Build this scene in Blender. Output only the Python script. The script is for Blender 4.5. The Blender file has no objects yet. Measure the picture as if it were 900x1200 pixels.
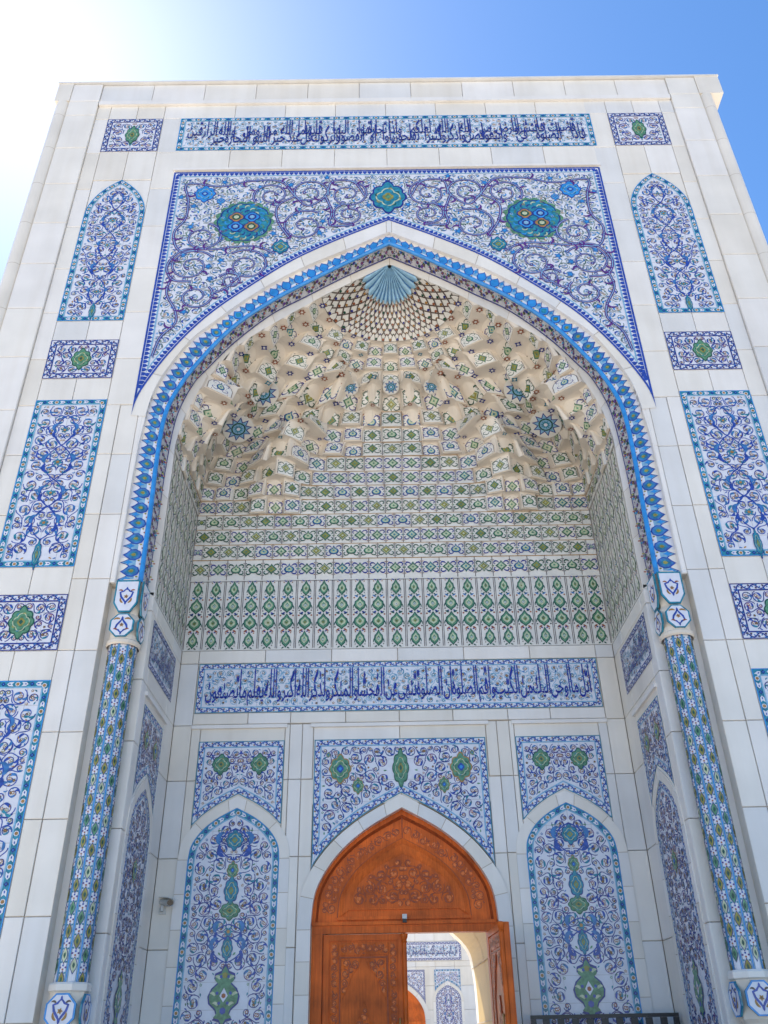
import bpy, math, random
import numpy as np
from mathutils import Vector, Matrix
R = math.radians
C = bpy.context.scene.collection
sc = bpy.context.scene
rnd = random.Random(7)

# ------------------------------------------------------------------ camera (heights are measured from eye level, z = 0)
cam_d = bpy.data.cameras.new('camera'); cam = bpy.data.objects.new('camera', cam_d); C.objects.link(cam)
cam_d.sensor_fit = 'VERTICAL'; cam_d.sensor_height = 36; cam_d.sensor_width = 27
cam_d.lens = 1006.24/1200*36; cam_d.clip_start = .05; cam_d.clip_end = 6000
p_, r_, y_ = R(32.1622), R(-1.11205), R(.4479)
fw = Vector((math.sin(y_)*math.cos(p_), math.cos(y_)*math.cos(p_), math.sin(p_)))
rt = Vector((math.cos(y_), -math.sin(y_), 0)); up = rt.cross(fw)
r2 = rt*math.cos(r_)+up*math.sin(r_); u2 = -rt*math.sin(r_)+up*math.cos(r_)
cam.matrix_world = Matrix(((r2.x, u2.x, -fw.x, -.2598), (r2.y, u2.y, -fw.y, -10), (r2.z, u2.z, -fw.z, 0), (0, 0, 0, 1)))
sc.camera = cam

# ------------------------------------------------------------------ light
SUN = Vector((-.327, .470, .820)).normalized()
w = bpy.data.worlds.new('World'); sc.world = w; w.use_nodes = True
nt = w.node_tree; bg = nt.nodes['Background']
sky = nt.nodes.new('ShaderNodeTexSky'); sky.sky_type = 'NISHITA'; sky.sun_disc = False
sky.sun_elevation = math.asin(SUN.z); sky.sun_rotation = math.atan2(SUN.x, SUN.y)
sky.air_density = 1.0; sky.dust_density = .4; sky.ozone_density = 3.0; sky.altitude = 400
hs = nt.nodes.new('ShaderNodeHueSaturation'); hs.inputs['Saturation'].default_value = 1.2
nt.links.new(sky.outputs[0], hs.inputs['Color']); nt.links.new(hs.outputs[0], bg.inputs[0]); bg.inputs[1].default_value = .12
sd = bpy.data.lights.new('sun', 'SUN'); sd.energy = 5.0; sd.angle = R(.53); sd.color = (1, .93, .82)
so = bpy.data.objects.new('sun', sd); C.objects.link(so); so.rotation_euler = SUN.to_track_quat('Z', 'Y').to_euler()
so.location = (0, 0, 60)
sc.view_settings.view_transform = 'Standard'; sc.view_settings.look = 'None'
sc.view_settings.exposure = 1.1; sc.view_settings.gamma = 1
sc.cycles.max_bounces = 8; sc.cycles.diffuse_bounces = 5

# ------------------------------------------------------------------ materials
def mat(name, col, rough=.4, var=.06, scale=6., bump=0., bscale=60., spec=.5, metal=0.):
    m = bpy.data.materials.new(name); m.use_nodes = True; t = m.node_tree; b = t.nodes['Principled BSDF']
    b.inputs['Roughness'].default_value = rough; b.inputs['Metallic'].default_value = metal
    b.inputs['Specular IOR Level'].default_value = spec
    tc = t.nodes.new('ShaderNodeTexCoord')
    n = t.nodes.new('ShaderNodeTexNoise'); n.inputs['Scale'].default_value = scale; n.inputs['Detail'].default_value = 6
    t.links.new(tc.outputs['Object'], n.inputs['Vector'])
    cr = t.nodes.new('ShaderNodeValToRGB'); e = cr.color_ramp.elements
    lo = [max(0, c*(1-var*1.6)) for c in col]; hi = [min(1, c*(1+var)) for c in col]
    e[0].position = .3; e[1].position = .7; e[0].color = (*lo, 1); e[1].color = (*hi, 1)
    t.links.new(n.outputs['Fac'], cr.inputs[0]); t.links.new(cr.outputs[0], b.inputs['Base Color'])
    if name == 'stone_slab':
        mp = t.nodes.new('ShaderNodeMapping'); mp.inputs['Scale'].default_value = (3.2, 3.2, .22)
        n3 = t.nodes.new('ShaderNodeTexNoise'); n3.inputs['Scale'].default_value = 1.6; n3.inputs['Detail'].default_value = 5
        t.links.new(tc.outputs['Object'], mp.inputs[0]); t.links.new(mp.outputs[0], n3.inputs['Vector'])
        c3 = t.nodes.new('ShaderNodeValToRGB'); c3.color_ramp.elements[0].color = (.80, .765, .70, 1); c3.color_ramp.elements[0].position = .34; c3.color_ramp.elements[1].position = .56
        mx = t.nodes.new('ShaderNodeMix'); mx.data_type = 'RGBA'; mx.blend_type = 'MULTIPLY'; mx.inputs[0].default_value = .22
        t.links.new(n3.outputs['Fac'], c3.inputs[0]); t.links.new(cr.outputs[0], mx.inputs[6]); t.links.new(c3.outputs[0], mx.inputs[7]); t.links.new(mx.outputs[2], b.inputs['Base Color'])
    if bump:
        n2 = t.nodes.new('ShaderNodeTexNoise'); n2.inputs['Scale'].default_value = bscale; n2.inputs['Detail'].default_value = 4
        t.links.new(tc.outputs['Object'], n2.inputs['Vector'])
        bp = t.nodes.new('ShaderNodeBump'); bp.inputs['Strength'].default_value = bump; bp.inputs['Distance'].default_value = .01
        t.links.new(n2.outputs['Fac'], bp.inputs['Height']); t.links.new(bp.outputs[0], b.inputs['Normal'])
    return m
M = {}
for i, k in enumerate(((.765, .725, .665), (.735, .685, .61), (.775, .74, .70), (.70, .685, .665))):
    M['stone%d' % i] = mat('stone_slab', k, .36, .05, 1.3, .08, 90)
M['stone'] = M['stone0']
M['joint'] = mat('joint_mortar', (.43, .36, .28), .8)
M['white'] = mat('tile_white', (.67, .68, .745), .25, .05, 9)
M['cream'] = mat('vault_plaster', (.72, .635, .53), .5, .07, 2.2, .1, 40)
M['tilew'] = mat('vault_tile_white', (.72, .69, .63), .28, .07, 5)
M['tilew1'] = mat('vault_tile_white', (0.68, 0.66, 0.61), .28, .06, 5)
M['tilew2'] = mat('vault_tile_white', (0.75, 0.71, 0.64), .28, .06, 5)
M['navy'] = mat('glaze_navy', (.025, .035, .23), .25, .25, 30)
M['cobalt'] = mat('glaze_cobalt', (.03, .07, .36), .22, .25, 20)
M['purple'] = mat('glaze_purple', (.105, .03, .21), .25, .2, 20)
M['blue'] = mat('glaze_blue', (.05, .17, .42), .22, .25, 15)
M['azure'] = mat('glaze_azure', (.035, .25, .62), .22, .15, 8)
M['fan'] = mat('glaze_fan_blue', (.27, .47, .62), .25, .12, 10)
M['ink'] = mat('glaze_ink_blue', (.02, .03, .30), .25, .15, 15)
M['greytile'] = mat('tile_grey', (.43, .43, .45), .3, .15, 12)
M['sky'] = mat('glaze_pale_blue', (.22, .42, .60), .22, .15, 15)
M['teal'] = mat('glaze_teal', (.03, .22, .32), .25, .3, 15)
M['green'] = mat('glaze_green', (.10, .25, .14), .25, .3, 20)
M['dgreen'] = mat('glaze_dark_green', (.02, .085, .055), .25, .25, 20)
M['lgreen'] = mat('glaze_pale_green', (.48, .53, .35), .25, .2, 20)
M['olive'] = mat('glaze_olive', (.27, .25, .055), .25, .25, 20)
M['ochre'] = mat('glaze_ochre', (.38, .20, .055), .25, .25, 20)
M['rust'] = mat('glaze_rust', (.30, .085, .03), .3, .25, 20)
M['brown'] = mat('glaze_brown', (.10, .07, .06), .3, .2, 20)
M['black'] = mat('black_metal', (.02, .02, .022), .4, .2, 20)
M['grey'] = mat('grey_plastic', (.55, .55, .53), .4, .05)
M['glass'] = mat('lens_glass', (.01, .01, .012), .08)
M['yel_bounce'] = mat('passage_stone_bounce', (.43, .29, .09), .5, .05, 2)  # stone tinted yellow: warm bounced light of the passage painted into the colour
M['pave'] = mat('paving_stone', (.66, .59, .49), .7, .12, .8, .1, 20)
def wood(name, carved):
    m = mat(name, (.70, .135, .014), .45, .25, 3, 0, spec=.25); t = m.node_tree; b = t.nodes['Principled BSDF']
    tc = t.nodes.new('ShaderNodeTexCoord'); mp = t.nodes.new('ShaderNodeMapping'); mp.inputs['Scale'].default_value = (26, 26, 1.6)
    n = t.nodes.new('ShaderNodeTexNoise'); n.inputs['Scale'].default_value = 2; n.inputs['Detail'].default_value = 8
    t.links.new(tc.outputs['Object'], mp.inputs[0]); t.links.new(mp.outputs[0], n.inputs['Vector'])
    old = [x for x in t.nodes if x.type == 'VALTORGB'][0]
    mx = t.nodes.new('ShaderNodeMix'); mx.data_type = 'RGBA'; mx.blend_type = 'MULTIPLY'; mx.inputs[0].default_value = .5
    cr = t.nodes.new('ShaderNodeValToRGB'); cr.color_ramp.elements[0].color = (.6, .5, .42, 1); cr.color_ramp.elements[0].position = .35; cr.color_ramp.elements[1].position = .62
    t.links.new(n.outputs['Fac'], cr.inputs[0]); t.links.new(old.outputs[0], mx.inputs[6]); t.links.new(cr.outputs[0], mx.inputs[7])
    t.links.new(mx.outputs[2], b.inputs['Base Color'])
    bp = t.nodes.new('ShaderNodeBump'); bp.inputs['Distance'].default_value = .02
    if carved:
        v = t.nodes.new('ShaderNodeTexVoronoi'); v.inputs['Scale'].default_value = 22; v.feature = 'SMOOTH_F1'
        t.links.new(tc.outputs['Object'], v.inputs['Vector']); t.links.new(v.outputs['Distance'], bp.inputs['Height']); bp.inputs['Strength'].default_value = .9
    else:
        t.links.new(n.outputs['Fac'], bp.inputs['Height']); bp.inputs['Strength'].default_value = .15
    t.links.new(bp.outputs[0], b.inputs['Normal'])
    return m
M['wood'] = wood('door_wood', False); M['carved'] = wood('carved_wood', True)
M['wood_lit'] = mat('wood_carving_lit', (.74, .17, .02), .45, .2, 20)  # lit copy of the door wood, highlights of the carving painted in
M['wood_dark'] = mat('wood_groove_shade', (.34, .062, .012), .5, .2, 20)  # dark copy of the door wood, shade of the carved grooves painted in

# ------------------------------------------------------------------ mesh helpers
class MB:
    """collects faces with material names; build() links them as ONE mesh object"""
    def __init__(s, mapf=None):
        s.v = []; s.f = []; s.m = []; s.ms = []; s.map = mapf; s.k = 0
    def mi(s, m):
        if m not in s.ms: s.ms.append(m)
        return s.ms.index(m)
    def face(s, pts, m):
        i = len(s.v); s.v += [tuple(p) for p in pts]; s.f.append(tuple(range(i, i+len(pts)))); s.m.append(s.mi(m))
    def box(s, a, b, m):
        x0, y0, z0 = a; x1, y1, z1 = b
        i = len(s.v); s.v += [(x0, y0, z0), (x1, y0, z0), (x1, y1, z0), (x0, y1, z0), (x0, y0, z1), (x1, y0, z1), (x1, y1, z1), (x0, y1, z1)]
        for q in ((0, 3, 2, 1), (4, 5, 6, 7), (0, 1, 5, 4), (1, 2, 6, 5), (2, 3, 7, 6), (3, 0, 4, 7)):
            s.f.append(tuple(i+j for j in q)); s.m.append(s.mi(m))
    def slab(s, x0, x1, z0, z1, y, m, t=.03, g=.004, c=.006):
        """stone slab facing -y with a tiny chamfer, front face at y"""
        x0 += g; x1 -= g; z0 += g; z1 -= g
        if x1-x0 < .02 or z1-z0 < .02: return
        i = len(s.v)
        s.v += [(x0, y+t, z0), (x1, y+t, z0), (x1, y+t, z1), (x0, y+t, z1), (x0, y+c, z0), (x1, y+c, z0), (x1, y+c, z1), (x0, y+c, z1),
                (x0+c, y, z0+c), (x1-c, y, z0+c), (x1-c, y, z1-c), (x0+c, y, z1-c)]
        for q in ((8, 9, 10, 11), (4, 5, 9, 8), (5, 6, 10, 9), (6, 7, 11, 10), (7, 4, 8, 11), (0, 1, 5, 4), (1, 2, 6, 5), (2, 3, 7, 6), (3, 0, 4, 7)):
            s.f.append(tuple(i+j for j in q)); s.m.append(s.mi(m))
    def grid(s, rows, m, closed=False):
        i = len(s.v); n = len(rows[0])
        for r in rows: s.v += [tuple(p) for p in r]
        for a in range(len(rows)-1):
            for b in range(n if closed else n-1):
                b2 = (b+1) % n
                s.f.append((i+a*n+b, i+a*n+b2, i+(a+1)*n+b2, i+(a+1)*n+b)); s.m.append(s.mi(m))
    def lathe(s, prof, m, c=(0, 0), n=20, ph=0):
        s.grid([[(c[0]+r*math.cos(2*math.pi*k/n+ph), c[1]+r*math.sin(2*math.pi*k/n+ph), z) for k in range(n)] for r, z in prof], m, True)
    # --- flat ornament, in (u, v) with a height h above the surface
    def P(s, u, v, h):
        return s.map(u, v, h) if s.map else (u, -h, v)
    def hh(s, layer):
        s.k += 1
        return .002+layer*.0012+(s.k % 97)*.0000118
    def poly(s, pts, m, layer=1):
        h = s.hh(layer); s.face([s.P(u, v, h) for u, v in pts], m)
    def ribbon(s, pts, wd, m, layer=1):
        n = len(pts)
        if n < 2: return
        h = s.hh(layer); L = []; Rr = []
        for i, (u, v) in enumerate(pts):
            a = pts[max(0, i-1)]; b = pts[min(n-1, i+1)]
            dx, dy = b[0]-a[0], b[1]-a[1]; l = math.hypot(dx, dy) or 1
            ww = (wd[i] if isinstance(wd, (list, tuple)) else wd)/2
            nx, ny = -dy/l*ww, dx/l*ww
            L.append(s.P(u+nx, v+ny, h)); Rr.append(s.P(u-nx, v-ny, h))
        s.grid([Rr, L], m)
    def disc(s, c, r, m, layer=2, n=7, sy=1.):
        s.poly([(c[0]+r*math.cos(2*math.pi*k/n+.4), c[1]+sy*r*math.sin(2*math.pi*k/n+.4)) for k in range(n)], m, layer)
    def leaf(s, c, a, l, wd, m, layer=2):
        ca, sa = math.cos(a), math.sin(a)
        s.poly([(c[0]+x*ca-y*sa, c[1]+x*sa+y*ca) for x, y in ((0, 0), (.3*l, -wd/2), (.65*l, -wd*.4), (l, 0), (.65*l, wd*.4), (.3*l, wd/2))], m, layer)
    def comma(s, c, a, l, wd, m, curl=1., layer=2):
        pts = []; ws = []; x, y = c
        for i in range(8):
            t = i/7; pts.append((x, y)); ws.append(wd*math.sin(math.pi*min(1, .12+t*.88))**.8+.002)
            x += l/7*math.cos(a+curl*t*1.9); y += l/7*math.sin(a+curl*t*1.9)
        s.ribbon(pts, ws, m, layer)
    def flower(s, c, r, m1, m2, n=5, layer=2):
        a0 = rnd.random()*6; pts = []
        for k in range(n*2):
            rr = r if k % 2 == 0 else r*.55; a = a0+math.pi*k/n
            pts.append((c[0]+rr*math.cos(a), c[1]+rr*math.sin(a)))
        s.poly(pts, m1, layer); s.disc(c, r*.38, m2, layer+1, 5)
    def build(s, name, parent=None, loc=None, rot=0, smooth=False, label=None):
        me = bpy.data.meshes.new(name); me.from_pydata(s.v, [], s.f)
        for m in s.ms: me.materials.append(M[m])
        me.polygons.foreach_set('material_index', s.m)
        if smooth: me.polygons.foreach_set('use_smooth', [True]*len(s.f))
        me.update()
        o = bpy.data.objects.new(name, me); C.objects.link(o)
        if parent: o.parent = parent
        if loc: o.location = loc
        o.rotation_euler[2] = rot
        if label: o['label'] = label
        return o
def thing(name, label, cat, loc=(0, 0, 0), group=None):
    o = bpy.data.objects.new(name, None); C.objects.link(o); o.location = loc; o.empty_display_size = .2
    o['label'] = label; o['category'] = cat
    if group: o['group'] = group
    return o
def copy_tree(o, parent, loc, rot=None, label=None):
    c = o.copy(); C.objects.link(c); c.parent = parent
    if loc is not None: c.location = loc
    if rot is not None: c.rotation_euler[2] = rot
    if label: c['label'] = label
    for ch in list(o.children): copy_tree(ch, c, None)
    return c
def smoothcurve(pts, n=8):
    out = []; m = len(pts)
    for i in range(m-1):
        p0 = pts[max(0, i-1)]; p1 = pts[i]; p2 = pts[i+1]; p3 = pts[min(m-1, i+2)]
        for k in range(n):
            t = k/n
            out.append(tuple(.5*(2*p1[j]+(p2[j]-p0[j])*t+(2*p0[j]-5*p1[j]+4*p2[j]-p3[j])*t*t+(3*p1[j]-p0[j]-3*p2[j]+p3[j])*t**3) for j in range(2)))
    out.append(tuple(pts[-1])); return out
def resample(pts, step):
    p = np.array(pts, float); d = np.r_[0, np.cumsum(np.hypot(*np.diff(p, axis=0).T))]
    n = max(2, int(round(d[-1]/step))+1); s = np.linspace(0, d[-1], n)
    return list(zip(np.interp(s, d, p[:, 0]), np.interp(s, d, p[:, 1])))
def arch_right(hw, zs, za, n=6):
    """pointed arch, right half from the springing to the apex"""
    prof = [(1, 0), (.95, .29), (.735, .575), (.415, .805), (0, 1)]
    return smoothcurve([(hw*x, zs+(za-zs)*z) for x, z in prof], n)
def mirror(pts): return [(-x, z) for x, z in pts]

# ------------------------------------------------------------------ arabesque
def seg_dist(pts, poly):
    p = np.array(pts, float)[:, None, :]; a = np.array(poly, float)[None]; b = np.roll(np.array(poly, float), -1, 0)[None]
    ab = b-a; t = np.clip(((p-a)*ab).sum(2)/np.maximum((ab*ab).sum(2), 1e-12), 0, 1)
    return np.sqrt((((a+t[..., None]*ab)-p)**2).sum(2).min(1))
def inside(pts, poly):
    p = np.array(pts, float); q = np.array(poly, float); r = np.zeros(len(p), bool); n = len(q)
    for i in range(n):
        x0, y0 = q[i]; x1, y1 = q[(i+1) % n]
        if y0 == y1: continue
        c = ((y0 > p[:, 1]) != (y1 > p[:, 1])) & (p[:, 0] < (x1-x0)*(p[:, 1]-y0)/(y1-y0)+x0); r ^= c
    return r
def inset(poly, b):
    """offset a CCW polygon inwards"""
    n = len(poly); out = []
    for i in range(n):
        p0, p1, p2 = poly[i-1], poly[i], poly[(i+1) % n]
        a = np.array(p1)-np.array(p0); c = np.array(p2)-np.array(p1)
        a = a/(np.linalg.norm(a) or 1); c = c/(np.linalg.norm(c) or 1)
        n1 = np.array((-a[1], a[0])); n2 = np.array((-c[1], c[0])); m = n1+n2; l = m@m
        m = m*2/max(l, 1e-6)
        k = min(1, 4.5/np.linalg.norm(m)); out.append((m[0]*b*k, m[1]*b*k))
    Q = np.array(poly, float); mv = np.array(out); fin = Q+mv*.02; done = np.zeros(n, bool)
    for f in np.linspace(1, .06, 16):          # shorten where the band would cross the opposite edge
        c = Q+mv*f; good = inside(c, poly) & (seg_dist(c, poly) >= .9*b*f) & ~done
        fin[good] = c[good]; done |= good
    return [tuple(q) for q in fin]
PAL = dict(vine='navy', vine2='purple', leaf=['cobalt', 'blue', 'cobalt', 'teal'], small=['teal', 'blue', 'green'], fl=['ochre', 'brown', 'ochre', 'rust'])
PAL_TEAL = dict(vine='cobalt', vine2='navy', leaf=['blue', 'teal', 'cobalt', 'blue'], small=['teal', 'blue', 'ochre'], fl=['ochre', 'brown', 'olive', 'ochre'])
PAL_SP = dict(vine='dgreen', vine2='green', leaf=['blue', 'azure', 'blue', 'cobalt'], small=['green', 'teal', 'dgreen', 'blue'], fl=['blue', 'azure', 'ochre', 'blue'])
PAL_GREY = dict(vine='navy', vine2='navy', leaf=['navy', 'blue', 'purple'], small=['navy', 'teal'], fl=['brown', 'rust'])
def arabesque(o, poly, pal=PAL, rmax=.17, rmin=.035, sym=True, avoid=(), wv=.017, seed=1):
    global rnd
    keep = rnd; rnd = random.Random(seed)
    P = np.array(poly); x0, y0 = P.min(0); x1, y1 = P.max(0)
    st = rmin*.45; xs = np.arange(0 if sym else x0, x1, st); ys = np.arange(y0, y1, st)
    g = np.array([(x, y) for x in xs for y in ys]); g = g[inside(g, poly)]
    d = seg_dist(g, poly)
    if sym: d = np.minimum(d, g[:, 0]+rmax*.12)
    for ax, ay, ar in avoid: d = np.minimum(d, np.hypot(g[:, 0]-ax, g[:, 1]-ay)-ar)
    circles = []
    rng = np.random.RandomState(seed)
    r = rmax
    while r >= rmin:
        ok = np.where(d >= r*.97)[0]
        if len(ok) == 0: r *= .86; continue
        i = ok[rng.randint(len(ok))] if r < rmax*.6 else ok[np.argmin(np.abs(d[ok]-r)+rng.rand(len(ok))*.01)]
        c = g[i]; circles.append((c[0], c[1], r)); d = np.minimum(d, np.hypot(g[:, 0]-c[0], g[:, 1]-c[1])-r)
    big = [c for c in circles if c[2] >= rmin*1.5]; small = [c for c in circles if c[2] < rmin*1.5]
    sgns = (1, -1) if sym else (1,)
    E = []
    for (cx, cy, r) in big:
        sp = rng.choice((-1, 1)); a0 = rng.rand()*6.28
        turns = 1.55 if r > rmin*2.2 else 1.1
        pts = [(cx+(r*.98*(1-t)+r*.16*t)*math.cos(a0+sp*turns*6.283*t), cy+(r*.98*(1-t)+r*.16*t)*math.sin(a0+sp*turns*6.283*t)) for t in np.linspace(0, 1, int(14+40*r/rmax*.6))]
        E.append(('rib', pts, [wv*(1.05-.5*i/len(pts)) for i in range(len(pts))], pal['vine'] if rng.rand() < .7 else pal['vine2']))
        E.append(('fl', (cx, cy), max(.02, r*.2), pal['fl'][rng.randint(len(pal['fl']))]))
        nl = int(3+r/rmin*1.1)
        for k in range(nl):
            j = int(len(pts)*(.04+.8*k/nl)); a = a0+sp*turns*6.283*j/len(pts)
            tang = a+sp*math.pi/2
            if k % 3 == 0:
                E.append(('com', pts[j], tang+sp*.5, r*.8, min(.06, r*.3), pal['leaf'][rng.randint(len(pal['leaf']))], sp*.9))
            elif k % 3 == 1:
                E.append(('leaf', pts[j], tang+sp*.9, min(.06, r*.4), min(.026, r*.17), pal['small'][rng.randint(len(pal['small']))]))
            else:
                E.append(('fl', (pts[j][0]+math.cos(a)*-.03, pts[j][1]+math.sin(a)*-.03), .021+.008*rng.rand(), pal['fl'][rng.randint(len(pal['fl']))]))
    for i, (cx, cy, r) in enumerate(big):
        ds = sorted(range(len(big)), key=lambda j: math.hypot(big[j][0]-cx, big[j][1]-cy)-big[j][2])[1:3]
        for j in ds:
            ex, ey, er = big[j]; dd = math.hypot(ex-cx, ey-cy)
            if dd > (r+er)*1.5 or j < i and rng.rand() < .5: continue
            a = math.atan2(ey-cy, ex-cx); q0 = (cx+r*math.cos(a+1.2), cy+r*math.sin(a+1.2)); q3 = (ex-er*math.cos(a+1.2), ey-er*math.sin(a+1.2))
            q1 = (q0[0]+math.cos(a-.3)*dd*.4, q0[1]+math.sin(a-.3)*dd*.4); q2 = (q3[0]-math.cos(a-.3)*dd*.4, q3[1]-math.sin(a-.3)*dd*.4)
            pts = [tuple((1-t)**3*q0[k]+3*t*(1-t)**2*q1[k]+3*t*t*(1-t)*q2[k]+t**3*q3[k] for k in (0, 1)) for t in np.linspace(0, 1, 9)]
            E.append(('rib', pts, wv*.9, pal['vine']))
    for (cx, cy, r) in small:
        q = rng.rand()
        if q < .4: E.append(('fl', (cx, cy), r*.8, (pal['fl']+pal['small'])[rng.randint(len(pal['fl'])+len(pal['small']))]))
        elif q < .75: E.append(('leaf', (cx-r*.7, cy), rng.rand()*6.28, r*1.7, r*.7, pal['small'][rng.randint(len(pal['small']))]))
        else: E.append(('com', (cx, cy-r*.6), rng.rand()*6.28, r*1.7, r*.5, pal['leaf'][rng.randint(len(pal['leaf']))], 1))
    def ok(pts): return bool(inside(pts, poly).all())
    for e in E:
        for sg in sgns:
            f = lambda p: (p[0]*sg, p[1])
            ma = lambda a: a if sg == 1 else math.pi-a
            if e[0] == 'rib':
                pts = [f(p) for p in e[1]]
                if ok(pts): o.ribbon(pts, e[2], e[3], 1)
            elif e[0] == 'fl':
                c = f(e[1]); o.flower(c, e[2], e[3], pal.get('hub') or ('white' if e[3] != 'brown' else 'ochre'), 5, 3)
            elif e[0] == 'leaf':
                c = f(e[1]); a = ma(e[2])
                if ok([(c[0]+math.cos(a)*e[3], c[1]+math.sin(a)*e[3])]): o.leaf(c, a, e[3], e[4], e[5], 2)
            else:
                c = f(e[1]); a = ma(e[2]); cu = e[6]*sg
                if ok([c, (c[0]+math.cos(a+cu*.9)*e[3]*.8, c[1]+math.sin(a+cu*.9)*e[3]*.8)]): o.comma(c, a, e[3], e[4], e[5], cu, 2)
    rnd = keep

def border(o, poly, b, kind):
    """frame band of width b inside the CCW outline"""
    def ring(d0, d1, m, layer):
        A = inset(poly, d0); B = inset(poly, d1); h = o.hh(layer)
        A = [o.P(u, v, h) for u, v in A]; B = [o.P(u, v, h) for u, v in B]
        o.grid([A+[A[0]], B+[B[0]]], m)
    base, line, m1, m2, m3 = {'teal': ('teal', 'azure', 'white', 'navy', 'ochre'), 'blue': ('white', 'teal', 'cobalt', 'blue', 'ochre'),
                              'sp': ('white', 'cobalt', 'cobalt', 'cobalt', 'sky'), 'grey': ('white', 'navy', 'navy', 'blue', 'brown')}[kind]
    ring(0, b, base, 0); ring(0, max(.012, b*.14), line, 1)
    ring(b*.86, b+.006, 'sky' if kind != 'grey' else 'navy', 1)
    if kind == 'sp': ring(0, b*.24, 'cobalt', 1)
    mid = inset(poly, b*.5); path = resample(mid+[mid[0]], b*.95 if kind != 'sp' else b*.62)
    for i in range(len(path)-1):
        (xa, ya), (xb, yb) = path[i], path[i+1]; a = math.atan2(yb-ya, xb-xa); c = ((xa+xb)/2, (ya+yb)/2); L = b*.95
        if seg_dist([c], poly)[0] < b*.4 or not inside([c], poly)[0]: continue
        def q(pts): return [(c[0]+x*math.cos(a)-y*math.sin(a), c[1]+x*math.sin(a)+y*math.cos(a)) for x, y in pts]
        if kind == 'teal':
            k = i % 4
            if k in (1, 3):
                s = 1 if k == 1 else -1
                o.poly(q([(-.5*L*s, 0), (-.2*L*s, -.27*b), (.46*L*s, -.3*b), (.2*L*s, 0), (.46*L*s, .3*b), (-.2*L*s, .27*b)]), m1, 2)
                o.leaf(q([(-.3*L*s, 0)])[0], a if s == 1 else a+math.pi, .4*L, .17*b, 'cobalt', 3)
            elif k == 2: o.disc(c, .33*b, 'white', 2, 8); o.disc(c, .24*b, m3, 3, 6)
            else: o.poly(q([(-.32*L, 0), (0, -.32*b), (.32*L, 0), (0, .32*b)]), 'navy', 2); o.disc(c, .1*b, 'azure', 3, 4)
        elif kind == 'sp':
            o.poly(q([(-.3*L, -.2*b), (.3*L, -.2*b), (.26*L, .12*b), (0, .42*b), (-.26*L, .12*b)]), 'cobalt', 2)
        else:
            s = 1 if i % 2 else -1
            o.ribbon(q([(-.5*L, -.28*b*s), (-.2*L, -.2*b*s), (.2*L, .2*b*s), (.5*L, .28*b*s)]), b*.17, m1, 2)
            o.leaf(q([(.05*L, -.3*b*s)])[0], a+1.0*s, .45*L, .2*b, m1, 2); o.leaf(q([(-.45*L, .1*b*s)])[0], a-.8*s, .4*L, .18*b, m2, 2)
            o.leaf(q([(-.1*L, .22*b*s)])[0], a+.5*s, .5*L, .2*b, m2, 2)
            o.disc(q([(.25*L, -.2*b*s)])[0], .13*b, m3, 3, 5)

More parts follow.
